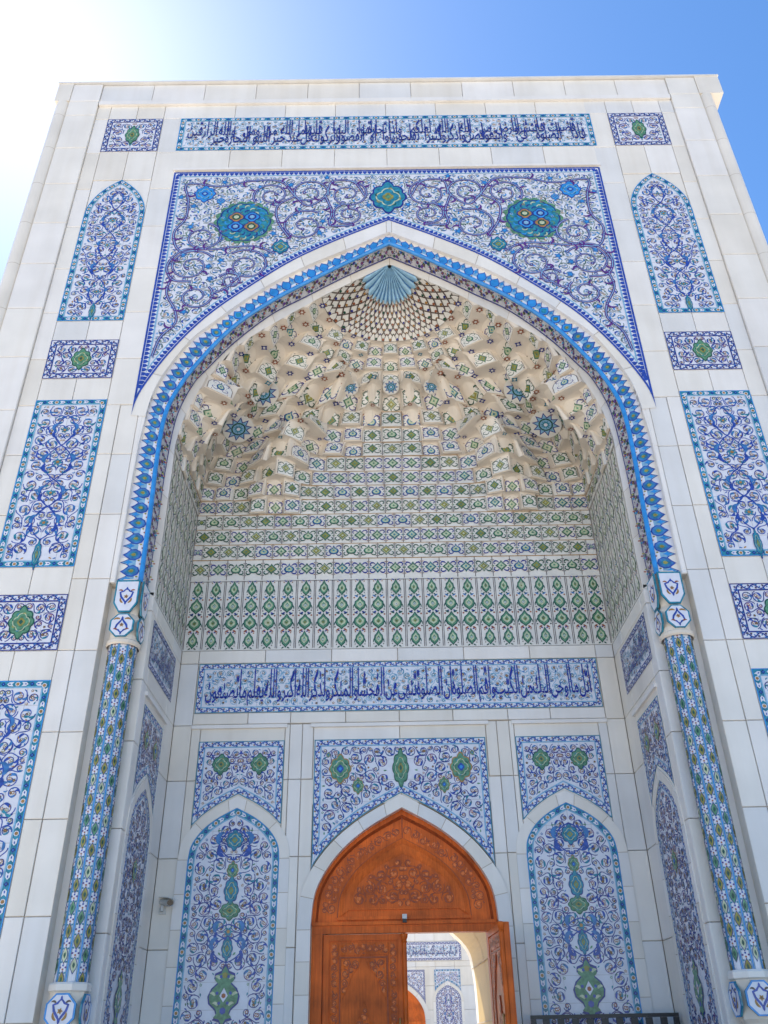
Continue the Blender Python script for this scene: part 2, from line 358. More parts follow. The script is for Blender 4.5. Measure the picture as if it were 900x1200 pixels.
def lobes(rx, ry, n=8, amp=.1, tip=.12, N=48):
    out = []
    for k in range(N):
        a = 2*math.pi*k/N; r = 1-amp+amp*abs(math.cos(n*a/2))
        r *= 1+tip*max(0, math.cos(2*a-math.pi))**8 if tip else 1
        out.append((rx*r*math.cos(a), ry*r*math.sin(a)))
    return out
def medallion(parent, loc, rot, rx, ry, kind='green'):
    o = MB(lambda u, v, h: (u, -h-.006, v))
    sc_ = lambda pts, k: [(x*k, y*k) for x, y in pts]
    if kind == 'ogee':       # tall stacked ogee medallion
        half = [(0, 1), (.14, .9), (.24, .76), (.62, .68), (.66, .52), (.42, .4), (.8, .22), (1, -.02), (.92, -.24), (.5, -.44), (.4, -.58), (.62, -.72), (.22, -.78), (0, -1)]
        sh = [(rx*x, ry*y) for x, y in half]; sh = sh+[(-x, y) for x, y in sh[-2:0:-1]]
        sh = sh[::-1]
        o.poly(sc_(sh, 1.0), 'navy', 1); o.poly(sc_(sh, .9), 'green', 2)
        for sg in (1, -1):
            for q in ((.3, .5), (.55, .0), (.35, -.3)):
                o.comma((rx*q[0]*sg, ry*q[1]), 1.2 if sg == 1 else 1.94, ry*.22, rx*.16, 'lgreen', -sg, 3)
                o.disc((rx*q[0]*sg*.75, ry*(q[1]+.08)), rx*.1, 'cobalt', 3, 6)
        o.poly([(0, -ry*.2), (rx*.26, 0), (0, ry*.24), (-rx*.26, 0)], 'white', 4); o.disc((0, 0), rx*.14, 'rust', 5, 6)
        o.disc((0, -ry*.45), rx*.2, 'cobalt', 4, 6); o.disc((0, ry*.62), rx*.18, 'olive', 4, 6)
    elif kind == 'big':
        # lobed green roundel with four inner flowers
        o.poly(lobes(rx, ry, 18, .09, 0, 108), 'green', 1); o.poly(lobes(rx*.9, ry*.9, 10, .06, 0, 60), 'navy', 2); o.poly(lobes(rx*.86, ry*.86, 10, .06, 0, 60), 'teal', 2)
        for k in range(46):
            a = k*2.399; r = .2+.66*math.sqrt(k/46); c = (rx*r*math.cos(a), ry*r*math.sin(a))
            o.comma(c, a+1.2, rx*.25, rx*.05, ('lgreen', 'azure', 'green', 'navy')[k % 4], 1.5, 3)
            if k % 3 == 0: o.flower(c, rx*.07, ('olive', 'sky', 'green')[k % 9//3], 'cobalt', 6, 4)
        for sx, sy, m1 in ((-1, 1, 'brown'), (1, 1, 'azure'), (-1, -1, 'azure'), (1, -1, 'brown')):
            c = (sx*rx*.26, sy*ry*.22)
            pts = [(c[0]+x, c[1]+y) for x, y in lobes(rx*.23, ry*.21, 4, .22, 0, 32)]
            o.poly([(c[0]+(x-c[0])*1.2, c[1]+(y-c[1])*1.2) for x, y in pts], 'navy', 5); o.poly(pts, 'ochre' if m1 == 'brown' else m1, 6); o.disc(c, rx*.15, 'navy' if m1 == 'azure' else 'dgreen', 7, 8); o.disc(c, rx*.09, 'sky' if m1 == 'azure' else 'lgreen', 8, 6)
    else:
        a, b = {'green': ('dgreen', 'green'), 'blue': ('cobalt', 'azure'), 'teal': ('navy', 'teal'), 'olive': ('ochre', 'green')}[kind]
        pts = lobes(rx, ry, 8, .13, .22); o.poly(pts, a, 1); o.poly(sc_(pts, .9), b, 2)
        pts = lobes(rx*.62, ry*.62, 4, .25, 0, 32)
        o.ribbon(pts+[pts[0]], min(rx, ry)*.07, 'lgreen' if kind != 'blue' else 'sky', 3)
        for k in range(8):
            an = k*math.pi/4+.39; c = (rx*.62*math.cos(an), ry*.62*math.sin(an))
            o.comma(c, an+1, rx*.3, rx*.07, ('dgreen', 'olive', 'teal')[k % 3], 1.4, 4)
        o.poly(lobes(rx*.3, ry*.3, 4, .2, 0, 32), {'green': 'olive', 'olive': 'cobalt', 'teal': 'olive', 'blue': 'cobalt'}[kind], 5)
        o.poly(lobes(rx*.15, ry*.15, 4, .2, 0, 16), {'green': 'dgreen', 'olive': 'azure', 'teal': 'green', 'blue': 'sky'}[kind], 6)
    return o.build('medallion', parent, loc, rot)

def panel(name, parent, loc, rot, poly, b=.1, kind='teal', pal=PAL, seed=1, rmax=.17, rmin=.03, sym=True, meds=(), wv=.013, axis=(), label=None, extra=None, ground='white'):
    """glazed panel: plate with vines (mesh), border child, medallion children. poly is local (u, v), CCW."""
    dp = []
    for i in range(len(poly)):
        a, c = poly[i], poly[(i+1) % len(poly)]; k = max(1, int(math.hypot(c[0]-a[0], c[1]-a[1])/.14))
        dp += [(a[0]+(c[0]-a[0])*j/k, a[1]+(c[1]-a[1])*j/k) for j in range(k)]
    poly = dp
    o = MB(lambda u, v, h: (u, -h, v))
    o.face([(u, -.001, v) for u, v in poly], ground)
    px = [q[0] for q in poly]; py = [q[1] for q in poly]           # seams between the single tiles
    for ax in (0, 1):
        lo, hi = (min(px), max(px)) if ax == 0 else (min(py), max(py)); l2, h2 = (min(py), max(py)) if ax == 0 else (min(px), max(px))
        nl = max(2, round((hi-lo)/.30))
        for i in range(1, nl):
            c = lo+(hi-lo)*i/nl; ts = np.arange(l2+.02, h2-.06, .05)
            mid = np.array([(c, t+.025) if ax == 0 else (t+.025, c) for t in ts]); g = inside(mid, poly) & (seg_dist(mid, poly) > .03) if len(mid) else []
            for t, k in zip(ts, g):
                if k:
                    q = [(c-.0025, t), (c+.0025, t), (c+.0025, t+.05), (c-.0025, t+.05)]
                    if ax == 1: q = [(y, x) for x, y in q][::-1]
                    o.face([(u, -.0022-ax*.0003, v) for u, v in q], 'greytile')
    n = len(poly)
    for i in range(n):
        a, c = poly[i], poly[(i+1) % n]
        o.face([(a[0], .012, a[1]), (c[0], .012, c[1]), (c[0], -.001, c[1]), (a[0], -.001, a[1])], 'stone')
    inn = inset(poly, b+.012)
    av = [(m[0], m[1], max(m[2], m[3])*.8) for m in meds]
    arabesque(o, inn, pal, rmax, rmin, sym, av, wv, seed)
    for (v0, v1, wd) in axis:       # central stem with paired ogee curves
        for sg in (1, -1):
            pts = [(sg*wd*math.sin(math.pi*t)**.8*(1 if t < 1 else 0), v0+(v1-v0)*t) for t in np.linspace(0, 1, 15)]
            o.ribbon(pts, wv*1.3, 'cobalt', 4)
            o.comma((sg*wd, v0+(v1-v0)*.5), .9 if sg == 1 else 2.24, wd*1.1, wd*.3, 'blue', sg*1.4, 4)
            o.comma((sg*wd*.9, v0+(v1-v0)*.45), -.9 if sg == 1 else -2.24, wd*1.0, wd*.26, 'cobalt', -sg*1.4, 4)
        o.flower((0, (v0+v1)/2), wd*.4, 'teal', 'ochre', 6, 5)
    if extra: extra(o)
    ob = o.build(name, parent, loc, rot, label=label)
    o2 = MB(lambda u, v, h: (u, -h-.004, v)); border(o2, poly, b, kind); o2.build('border', ob)
    for m in meds:
        for sg in ((1, -1) if (sym and m[0] > .01) else (1,)):
            medallion(ob, (m[0]*sg, 0, m[1]), 0, m[2], m[3], m[4])
    return ob
def rect(w_, h_, v0=0): return [(-w_/2, v0), (w_/2, v0), (w_/2, v0+h_), (-w_/2, v0+h_)]
def archpoly(hw, v0, vs, va):
    a = arch_right(hw, vs, va); return [(-hw, v0), (hw, v0)]+a+mirror(a)[::-1][1:]
def spandrelpoly(hw, vt, tip, acurve):
    """rectangle top, arched bottom; acurve = right half from springing to the apex"""
    a = [p for p in acurve if p[0] < hw-.01 and p[1] > tip+.01]
    return [(-hw, tip)]+mirror(a)+a[::-1][1:]+[(hw, tip), (hw, vt), (-hw, vt)]

# ------------------------------------------------------------------ writing (joined Arabic forms, drawn right to left)
AF = {}
def _f(ch, base, n): AF[ch] = [base+i for i in range(n)]
for ch, b_, n_ in (('ا', 0xFE8D, 2), ('ب', 0xFE8F, 4), ('ة', 0xFE93, 2), ('ت', 0xFE95, 4), ('ث', 0xFE99, 4), ('ج', 0xFE9D, 4), ('ح', 0xFEA1, 4), ('خ', 0xFEA5, 4), ('د', 0xFEA9, 2),
                   ('ذ', 0xFEAB, 2), ('ر', 0xFEAD, 2), ('ز', 0xFEAF, 2), ('س', 0xFEB1, 4), ('ش', 0xFEB5, 4), ('ص', 0xFEB9, 4), ('ض', 0xFEBD, 4), ('ط', 0xFEC1, 4), ('ظ', 0xFEC5, 4), ('ع', 0xFEC9, 4),
                   ('غ', 0xFECD, 4), ('ف', 0xFED1, 4), ('ق', 0xFED5, 4), ('ك', 0xFED9, 4), ('ل', 0xFEDD, 4), ('م', 0xFEE1, 4), ('ن', 0xFEE5, 4), ('ه', 0xFEE9, 4), ('و', 0xFEED, 2), ('ى', 0xFEEF, 2), ('ي', 0xFEF1, 4)): _f(ch, b_, n_)
def shape(word):
    out = []; prev = False
    for i, ch in enumerate(word):
        fm = AF[ch]; nxt = i+1 < len(word); dual = len(fm) == 4; j = dual and nxt
        out.append(chr(fm[(3 if j else 1) if prev else (2 if j else 0)])); prev = j
    return ''.join(out[::-1])
_gc = {}
def glyphs(word):
    if word not in _gc:
        cu = bpy.data.curves.new('t', 'FONT'); cu.body = shape(word); cu.resolution_u = 2; cu.offset = .013
        t = bpy.data.objects.new('t', cu); C.objects.link(t); bpy.context.view_layer.update()
        me = t.to_mesh(); v = np.array([(q.co.x, q.co.y) for q in me.vertices]) if len(me.vertices) else np.zeros((0, 2)); f = [tuple(p.vertices) for p in me.polygons]
        t.to_mesh_clear(); bpy.data.objects.remove(t); bpy.data.curves.remove(cu); _gc[word] = (v, f)
    return _gc[word]
def inscription(parent, words, wd, hg, m='navy', tall=.9, name='inscription', over=.46, seed=3, tiers=True):
    """words fill wd x hg centred on u = 0, v from 0, two interlaced tiers like thuluth lettering"""
    rg = random.Random(seed); items = []; x = 0.
    for i, wo in enumerate(words):
        v, f = glyphs(wo)
        if len(v) == 0: continue
        v = v.copy(); v[:, 0] -= v[:, 0].min(); base = v[:, 1]
        hi = base > .35; v[hi, 1] = .35+(base[hi]-.35)*tall*2.4       # long upright alif and lam strokes
        ww = v[:, 0].max(); upr = i % 2 if tiers else 0
        v[:, 1] = v[:, 1]*(.86 if upr else 1.0)+(.52 if upr else 0)
        adv = ww*(over if upr == 0 else .56)+.02 if tiers else ww*.95+.13
        items.append((x, ww, v, f)); x -= adv
    L = min(x0-w_ for x0, w_, *_ in items); sx = wd/(-L)
    ally = np.concatenate([v[:, 1] for _, _, v, _ in items]); y0, y1 = ally.min(), ally.max(); sy = hg/(y1-y0)
    o = MB(); k = 0
    for x0, ww, v, f in items:
        h = .012+.0006*(k % 4); k += 1
        b = len(o.v); o.v += [(wd/2+(x0-ww+q[0])*sx, -h, (q[1]-y0)*sy) for q in v]
        for q in f: o.f.append(tuple(b+j for j in q)); o.m.append(o.mi(m))
    return o.build(name, parent)
INNER = 'اتل ما اوحى اليك من الكتب واقم الصلوة ان الصلوة تنهى عن الفحشا والمنكر ولذكر الله اكبر والله يعلم ما تصنعون'.split()
OUTER = ('فاذا قضيت الصلوة فانتشروا فى الارض وابتغوا من فضل الله واذكروا الله كثيرا لعلكم تفلحون واذا راوا تجارة او لهوا انفضوا اليها وتركوك قائما قل ما عند الله خير من اللهو ومن التجارة والله خير الرازقين'.replace('ئ', 'ي')).split()

# ================================================================== SETTING
GZ, PZ = -1.65, -.85          # plaza and platform levels
g = MB(); g.face([(-3000, -3000, GZ), (3000, -3000, GZ), (3000, 3000, GZ), (-3000, 3000, GZ)], 'pave')
gr = g.build('plaza'); gr['kind'] = 'structure'
pj = MB()
for i in range(-20, 21): pj.box((i*1.2-.006, -30, GZ), (i*1.2+.006, -3.4, GZ+.004), 'joint')
for j in range(23): pj.box((-24, -30+j*1.2-.006, GZ), (24, -30+j*1.2+.006, GZ+.0038), 'joint')
pj.build('paving_joints')['kind'] = 'structure'
pf = MB(); pf.box((-9, -1.9, GZ-.2), (9, 5.6, PZ), 'pave')
for i in range(4): pf.box((-9, -1.9-.32*(i+1), GZ-.2), (9, -1.9-.32*i-.002, PZ-.16*(i+1)), 'pave')
pf.build('platform')['kind'] = 'structure'

portal = thing('mosque_portal', 'tall pale stone mosque gateway with blue tiled panels around a deep pointed arch', 'gateway', (0, 0, 0))
YB = 2.15; XI = 3.27; YP = .3
# ---- curves of the great arch (right half, from the springing up to the apex)
def full(pts): return resample(smoothcurve(pts, 8), .11)
cS = smoothcurve([(3.90, 8.05), (3.82, 8.50), (3.47, 9.27), (2.98, 10.02), (2.35, 10.68), (1.62, 11.33), (.81, 11.86), (0, 12.31)], 6)
cW = smoothcurve([(3.73, 5.27), (3.73, 6.4), (3.73, 7.1), (3.71, 7.75), (3.60, 8.63), (3.21, 9.50), (2.84, 9.94), (2.30, 10.50), (1.60, 11.07), (.79, 11.56), (0, 12.02)], 6)
cB = full([(3.40, 5.27), (3.41, 6.4), (3.43, 7.2), (3.41, 8.08), (3.24, 8.66), (3.00, 9.14), (2.54, 9.84), (1.95, 10.42), (1.39, 10.84), (.63, 11.37), (0, 11.77)])
cG = full([(3.37, 5.27), (3.36, 6.4), (3.36, 7.2), (3.31, 8.21), (3.13, 8.86), (2.95, 9.16), (2.54, 9.75), (1.98, 10.36), (1.41, 10.77), (.79, 11.21), (0, 11.70)])
cE = full([(3.27, 5.20), (3.27, 6.4), (3.27, 7.2), (3.26, 7.86), (3.13, 8.47), (2.99, 8.84), (2.80, 9.20), (2.42, 9.76), (1.40, 10.59), (.78, 11.03), (0, 11.53)])
def zat(curve, x):
    xs = np.array([p[0] for p in curve])[::-1]; zs = np.array([p[1] for p in curve])[::-1]
    return float(np.interp(abs(x), np.maximum.accumulate(xs), zs))

# ---- body of the gateway
b = MB(); TOP = 16.40
W2 = [(3.80, GZ), (3.80, 5.27)]+cW[1:]
for sg in (1, -1):
    xs = [p[0] for p in cW[::-1]]
    for i in range(len(xs)-1):
        a, c = cW[::-1][i], cW[::-1][i+1]
        if abs(a[0]-c[0]) < 1e-4: continue
        b.face([(sg*a[0], .034, a[1]), (sg*c[0], .034, c[1]), (sg*c[0], .034, TOP), (sg*a[0], .034, TOP)], 'stone2')
    b.face([(sg*3.72, .034, GZ), (sg*6.45, .034, GZ), (sg*6.45, .034, TOP), (sg*3.72, .034, TOP)], 'joint') if False else None
    b.face([(sg*3.80, .034, GZ), (sg*6.45, .034, GZ), (sg*6.45, .034, TOP), (sg*3.80, .034, TOP)], 'joint')
    b.face([(sg*3.80, .034, 5.27), (sg*3.80, .034, TOP), (sg*3.725, .034, TOP), (sg*3.725, .034, 5.27)], 'stone2')
    b.face([(sg*6.45, .034, GZ), (sg*6.45, 5.3, GZ), (sg*6.45, 5.3, TOP), (sg*6.45, .034, TOP)], 'stone1')
    # notch that holds the column, pier front and side wall
    b.face([(sg*3.80, .0, GZ), (sg*3.80, YP, GZ), (sg*3.80, YP, 5.27), (sg*3.80, .0, 5.27)], 'stone1')
    b.face([(sg*3.80, .0, 5.268), (sg*3.80, YP+.03, 5.268), (sg*3.27, YP+.03, 5.268), (sg*3.27, .0, 5.268)], 'stone1') if False else None
    b.face([(sg*3.80, .072, 5.272), (sg*3.80, YP+.03, 5.272), (sg*3.36, YP+.03, 5.272), (sg*3.36, .072, 5.272)], 'stone1')
    b.box((min(sg*3.60, sg*3.805), .17, GZ), (max(sg*3.60, sg*3.805), YP+.02, 5.262), 'stone2')
    b.face([(sg*3.80, YP+.03, GZ), (sg*XI, YP+.03, GZ), (sg*XI, YP+.03, 5.27), (sg*3.80, YP+.03, 5.27)], 'joint')
    b.face([(sg*(XI+.03), YP, GZ), (sg*(XI+.03), YB+.03, GZ), (sg*(XI+.03), YB+.03, 5.22), (sg*(XI+.03), YP, 5.22)], 'joint')
b.face([(-6.45, .034, TOP), (6.45, .034, TOP), (6.45, 5.3, TOP), (-6.45, 5.3, TOP)], 'stone1')
# back wall of the niche with the door arch, and the rear face with the passage arch
doorR = [(1.21, PZ-.1)]+arch_right(1.21, 1.40, 2.84, 6)
passR = [(1.14, PZ-.1)]+smoothcurve([(1.14, .55), (1.12, .96), (1.04, 1.33), (.76, 1.62), (.42, 1.86), (0, 2.08)], 5)
def holed(mb, y, hw, ztop, arc, m):
    for sg in (1, -1):
        mb.face([(sg*arc[0][0], y, GZ), (sg*hw, y, GZ), (sg*hw, y, ztop), (sg*arc[0][0], y, ztop)], m)
        for a, c in zip(arc[1:], arc[2:]):
            if abs(a[0]-c[0]) < 1e-5: continue
            mb.face([(sg*a[0], y, a[1]), (sg*c[0], y, c[1]), (sg*c[0], y, ztop), (sg*a[0], y, ztop)], m)
holed(b, YB+.034, XI+.03, 5.22, doorR, 'joint')
holed(b, 5.3, 6.45, TOP, passR, 'stone1')
b.build('wall', portal)
ps = MB()      # passage soffit behind the door
fullp = [(x, z) for x, z in passR]+[(-x, z) for x, z in passR[::-1][1:]]
fulld = [(x*1.12, z if z < 0 else z*1.0) for x, z in fullp]
ps.grid([[(x*1.16, YB+.2, z+.14 if z > 0 else z) for x, z in fullp], [(x, 5.295, z) for x, z in fullp]], 'yel_bounce')
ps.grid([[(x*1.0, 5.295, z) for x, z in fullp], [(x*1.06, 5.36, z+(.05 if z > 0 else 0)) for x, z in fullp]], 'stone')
ps.grid([[(x*(1.012)-.0, 5.10, z*1.004 if z > 0 else z) for x, z in fullp], [(x*.994, 5.294, z*.995 if z > 0 else z) for x, z in fullp]], 'stone')  # white end strip of the soffit, its sunlit edge put into the colour
for yy in (3.1, 4.1):
    t = (yy-YB-.2)/(5.295-YB-.2)
    k = 1.16+(1-1.16)*t
    ps.grid([[(x*k-.004*(1 if x > 0 else -1), yy+d, (z+.14*(1-t) if z > 0 else z)-.004) for x, z in fullp] for d in (0, .015)], 'joint')
for zz in (.38, 1.12):
    for sg in (1, -1):
        xa = 1.14*1.16-.006 if zz < .9 else 1.13*1.12; xb = 1.14-.006 if zz < .9 else 1.10
        ps.face([(sg*xa, YB+.2, zz), (sg*xb, 5.29, zz-.03), (sg*xb, 5.29, zz-.045), (sg*xa, YB+.2, zz-.015)], 'joint')
ps.build('passage', portal)

# ---- stone cladding of the front
cl = MB()
def st(): return 'stone%d' % rnd.choice((0, 0, 1, 2, 3))
zs = [GZ, -.7, .3, 1.28, 2.28, 3.28, 4.32, 5.33, 6.33, 7.35, 8.26, 9.18, 10.18, 11.20, 12.25, 13.26, 14.30, 15.35, 15.76]
zd = [GZ, -.2, .8, 1.85, 2.9, 3.95, 5.0, 6.05, 7.1, 8.15, 9.2, 10.25, 11.29, 12.31, 13.37, 14.41, 15.43, 15.89]
PX0, PX1 = 4.30, 5.36
panels_z = [(14.34, 15.34), (9.99, 13.51), (8.78, 9.57), (5.51, 8.355), (4.32, 5.10), (1.08, 3.92), (-.1, .68)]
for sg in (1, -1):
    def S(x0, x1, z0, z1, y):
        if sg < 0: x0, x1 = -x1, -x0
        cl.slab(x0, x1, z0, z1, y, st(), .034-y)
    for z0, z1 in zip(zs, zs[1:]):
        S(5.36, 5.62, z0, z1, 0)
        if z0 == 8.26: S(3.79, 3.90, 8.26, 8.75, .012)
        if z1 < 8.3: S(3.80, 4.09, z0, z1, .010); S(4.09, PX0, z0, z1, 0)
        elif z0 > 8.2: S(3.88, PX0, z0, z1, .003)
        else: S(3.80, 4.09, z0, z1, .010); S(4.09, PX0, z0, z1, 0)
    ed = [GZ]+[v for q in panels_z[::-1] for v in q]+[15.76]
    for i in range(0, len(ed)-1, 2):
        z0, z1 = ed[i], ed[i+1]; mx = (PX0+PX1)/2
        if z1-z0 > .03:
            S(PX0, mx, z0, z1, 0); S(mx, PX1, z0, z1, 0)
    for q in panels_z: S(PX0, PX1, q[0], q[1], .008)
    a = arch_right(.53, 12.5, 13.51)      # slabs left and right of the arched panel head lie behind the panel plane
    for z0, z1 in zip(zd, zd[1:]):
        S(5.62, 6.20, z0, z1, -.045)
    S(5.62, 6.2, 15.89, 16.45, -.045)
# band above the spandrel, band above the inscription, parapet
for k in range(8):
    x0 = -3.9+k*.975
    cl.slab(x0, x0+.975, 13.79, 14.34, 0, st(), .034); cl.slab(x0, x0+.975, 15.34, 15.76, 0, st(), .034)
cl.slab(-3.9, 3.9, 14.34, 15.34, .008, 'stone0', .026)
for k in range(11):
    x0 = -5.62+k*1.0218
    cl.slab(x0, x0+1.0218, 15.88, 16.45, -.012, st(), .046)
cl.box((-5.6, -.05, 15.76), (5.6, .034, 15.878), 'stone2')
cl.box((-3.92, -.035, 13.735), (3.92, .034, 13.788), 'stone2')
cl.build('stone_cladding', portal)
vs = MB()     # voussoirs between the spandrel and the arch band, front at y = 0, with a reveal to the band
lenS = resample(cS, .05); n_ = len(lenS)
cW2 = [p for p in cW if p[1] > 7.9]; lw = resample(cW2, 1e-9+np.hypot(*np.diff(np.array(cW2), axis=0).T).sum()/(n_-1))
for sg in (1, -1):
    A = lenS; Bq = lw[:len(A)]
    m_ = min(len(A), len(Bq)); per = max(1, m_//7)
    for i in range(m_-1):
        mm = 'stone%d' % ((i//per) % 4)
        q = [A[i], A[i+1], Bq[i+1], Bq[i]]
        if i % per == per-1:
            t = .80
            q2 = [A[i], (A[i][0]+(A[i+1][0]-A[i][0])*t, A[i][1]+(A[i+1][1]-A[i][1])*t), (Bq[i][0]+(Bq[i+1][0]-Bq[i][0])*t, Bq[i][1]+(Bq[i+1][1]-Bq[i][1])*t), Bq[i]]
            vs.face([(sg*x, .006, z) for x, z in q], 'joint'); vs.face([(sg*x, 0, z) for x, z in q2], mm)
        else: vs.face([(sg*x, 0, z) for x, z in q], mm)
        vs.face([(sg*Bq[i][0], 0, Bq[i][1]), (sg*Bq[i+1][0], 0, Bq[i+1][1]), (sg*Bq[i+1][0], .07, Bq[i+1][1]), (sg*Bq[i][0], .07, Bq[i][1])], mm)
    low_ = [p for p in cW if p[1] < 8.5]
    for a, c in zip(low_, low_[1:]):
        vs.face([(sg*a[0], .010, a[1]), (sg*c[0], .010, c[1]), (sg*3.79, .010, c[1]), (sg*3.79, .010, a[1])], 'stone2')
        vs.face([(sg*a[0], .010, a[1]), (sg*c[0], .010, c[1]), (sg*c[0], .09, c[1]), (sg*a[0], .09, a[1])], 'stone2')
    vs.box((min(sg*3.266, sg*3.42), .302, 5.19), (max(sg*3.266, sg*3.42), .37, 5.31), 'stone1')
    for z0, z1 in zip(zs, zs[1:]):      # straight strip below, beside the band
        z0 = max(z0, 5.27); z1 = min(z1, 8.2)
        if z1 > z0:
            vs.slab(min(sg*3.73, sg*3.80), max(sg*3.73, sg*3.80), z0, z1, .006, 'stone2', .08)
vs.build('voussoir_band', portal)
for sg in (1, -1):
    co = MB(); co.lathe([(.14, GZ), (.14, 15.885)], 'stone1', (sg*6.33, .06), 20)
    for z in zd[1:-1]: co.lathe([(.1405, z-.004), (.1415, z), (.1405, z+.004)], 'joint', (sg*6.33, .06), 20)
    co.build('corner_roll', portal, smooth=True)
cn = MB()
cn.box((-6.49, -.06, 15.89), (-6.2, 5.4, 16.46), 'stone1'); cn.box((6.2, -.06, 15.89), (6.67, 5.4, 16.46), 'stone1')
cn.box((-6.51, -.075, 16.462), (6.69, 5.5, 16.50), 'stone3')
cn.build('cornice', portal)

# ---- arch moulding: glazed band, blue roll, flower soffit, inner stone step
def path_frames(c, n):
    p = np.array(resample(c, 1e-9+np.hypot(*np.diff(np.array(c), axis=0).T).sum()/n)); return p
N = 150
pW = path_frames(cW, N)[:N+1]; pB = path_frames(cB, N)[:N+1]; pG = path_frames(cG, N)[:N+1]; pE = path_frames(cE, N)[:N+1]
LEN = float(np.hypot(*np.diff(pB, axis=0).T).sum())
def surf(pa, ya, pb, yb, sg, bulge=0.):
    def f(s, t, h):
        i = min(max(s, 0), .99999)*N; k = int(i); fr = i-k
        a = pa[k]*(1-fr)+pa[k+1]*fr; c = pb[k]*(1-fr)+pb[k+1]*fr
        q = a*(1-t)+c*t; y = ya*(1-t)+yb*t-bulge*4*t*(1-t)
        return (sg*q[0], y-h, q[1])
    return f
bm_ = MB()
for sg in (1, -1):
    f = surf(pB, .05, pW, .07, sg, .014); bm_.map = f
    for k in range(N): bm_.grid([[f(k/N, t, 0) for t in np.linspace(0, 1, 7)], [f((k+1)/N, t, 0) for t in np.linspace(0, 1, 7)]], 'white' if (k//7) % 2 else 'stone2')
    nb = 33; ds = 1/nb
    # ground of the band below the zigzag
    zig = []
    for i in range(nb):
        s0 = i*ds
        zig += [(s0, .58), (s0+ds*.12, .70), (s0+ds*.26, .98), (s0+ds*.40, .70), (s0+ds*.48, .57), (s0+ds*.60, .74), (s0+ds*.72, .92), (s0+ds*.85, .74)]
    zig.append((1, .58))
    h = .004
    for a, c in zip(zig, zig[1:]):
        bm_.grid([[f(c[0], c[1]*q, h) for q in np.linspace(0, 1, 7)], [f(a[0], a[1]*q, h) for q in np.linspace(0, 1, 7)]], 'sky')
        bm_.face([f(a[0], .05, h+.0012), f(c[0], .05, h+.0012), f(c[0], .30, h+.0012), f(a[0], .30, h+.0012)], 'white')
    bm_.ribbon
    rib = [f(*q, .0075) for q in zig]; rib2 = [f(q[0], q[1]-.075, .0075) for q in zig]
    bm_.grid([rib2, rib], 'cobalt')
    for i in range(nb):
        s0 = i*ds; c0 = s0+ds*.72
        def bud(k, m, h): bm_.face([f(c0+ds*x*k, .44+y*k*1.12, h) for x, y in ((0, -.30), (.22, -.24), (.36, -.05), (.30, .14), (.12, .27), (-.02, .40), (-.16, .27), (-.32, .12), (-.36, -.06), (-.22, -.24))], m)
        bud(1., 'cobalt', .0095); bud(.84, 'azure' if i > 17 else 'blue', .0105); bud(.5, 'teal' if i < 21 else 'azure', .0115)
        if i < 20: bud(.28, 'olive', .0125)
        c1 = s0+ds*.26
        bm_.face([f(c1+ds*x, .62+y, .0095) for x, y in ((0, -.2), (.07, -.05), (.16, 0), (.07, .05), (0, .2), (-.07, .05), (-.16, 0), (-.07, -.05))], 'azure')
        for dx, dy, m in ((-.1, .12, 'rust'), (.12, .2, 'olive'), (.0, -.42, 'rust'), (.14, -.36, 'olive'), (-.16, -.34, 'teal')):
            bm_.face([f(c1+ds*(dx+x), dy+y, .0095) for x, y in ((-.06, 0), (0, -.06), (.06, 0), (0, .06))], m)
am = bm_.build('arch_moulding', portal)
rl = MB()
for sg in (1, -1):
    rows = []
    for k in range(N+1):
        t = pB[min(k+1, N)]-pB[max(k-1, 0)]; t = t/np.linalg.norm(t); nrm = np.array((t[1], -t[0]))
        rows.append([(sg*(pB[k][0]+nrm[0]*.034*math.cos(a)), .035-.034*math.sin(a), pB[k][1]+nrm[1]*.034*math.cos(a)) for a in np.linspace(-.6, math.pi+.6, 9)])
    rl.grid(rows, 'azure')
rl.build('blue_roll', am, smooth=True)
sf = MB()
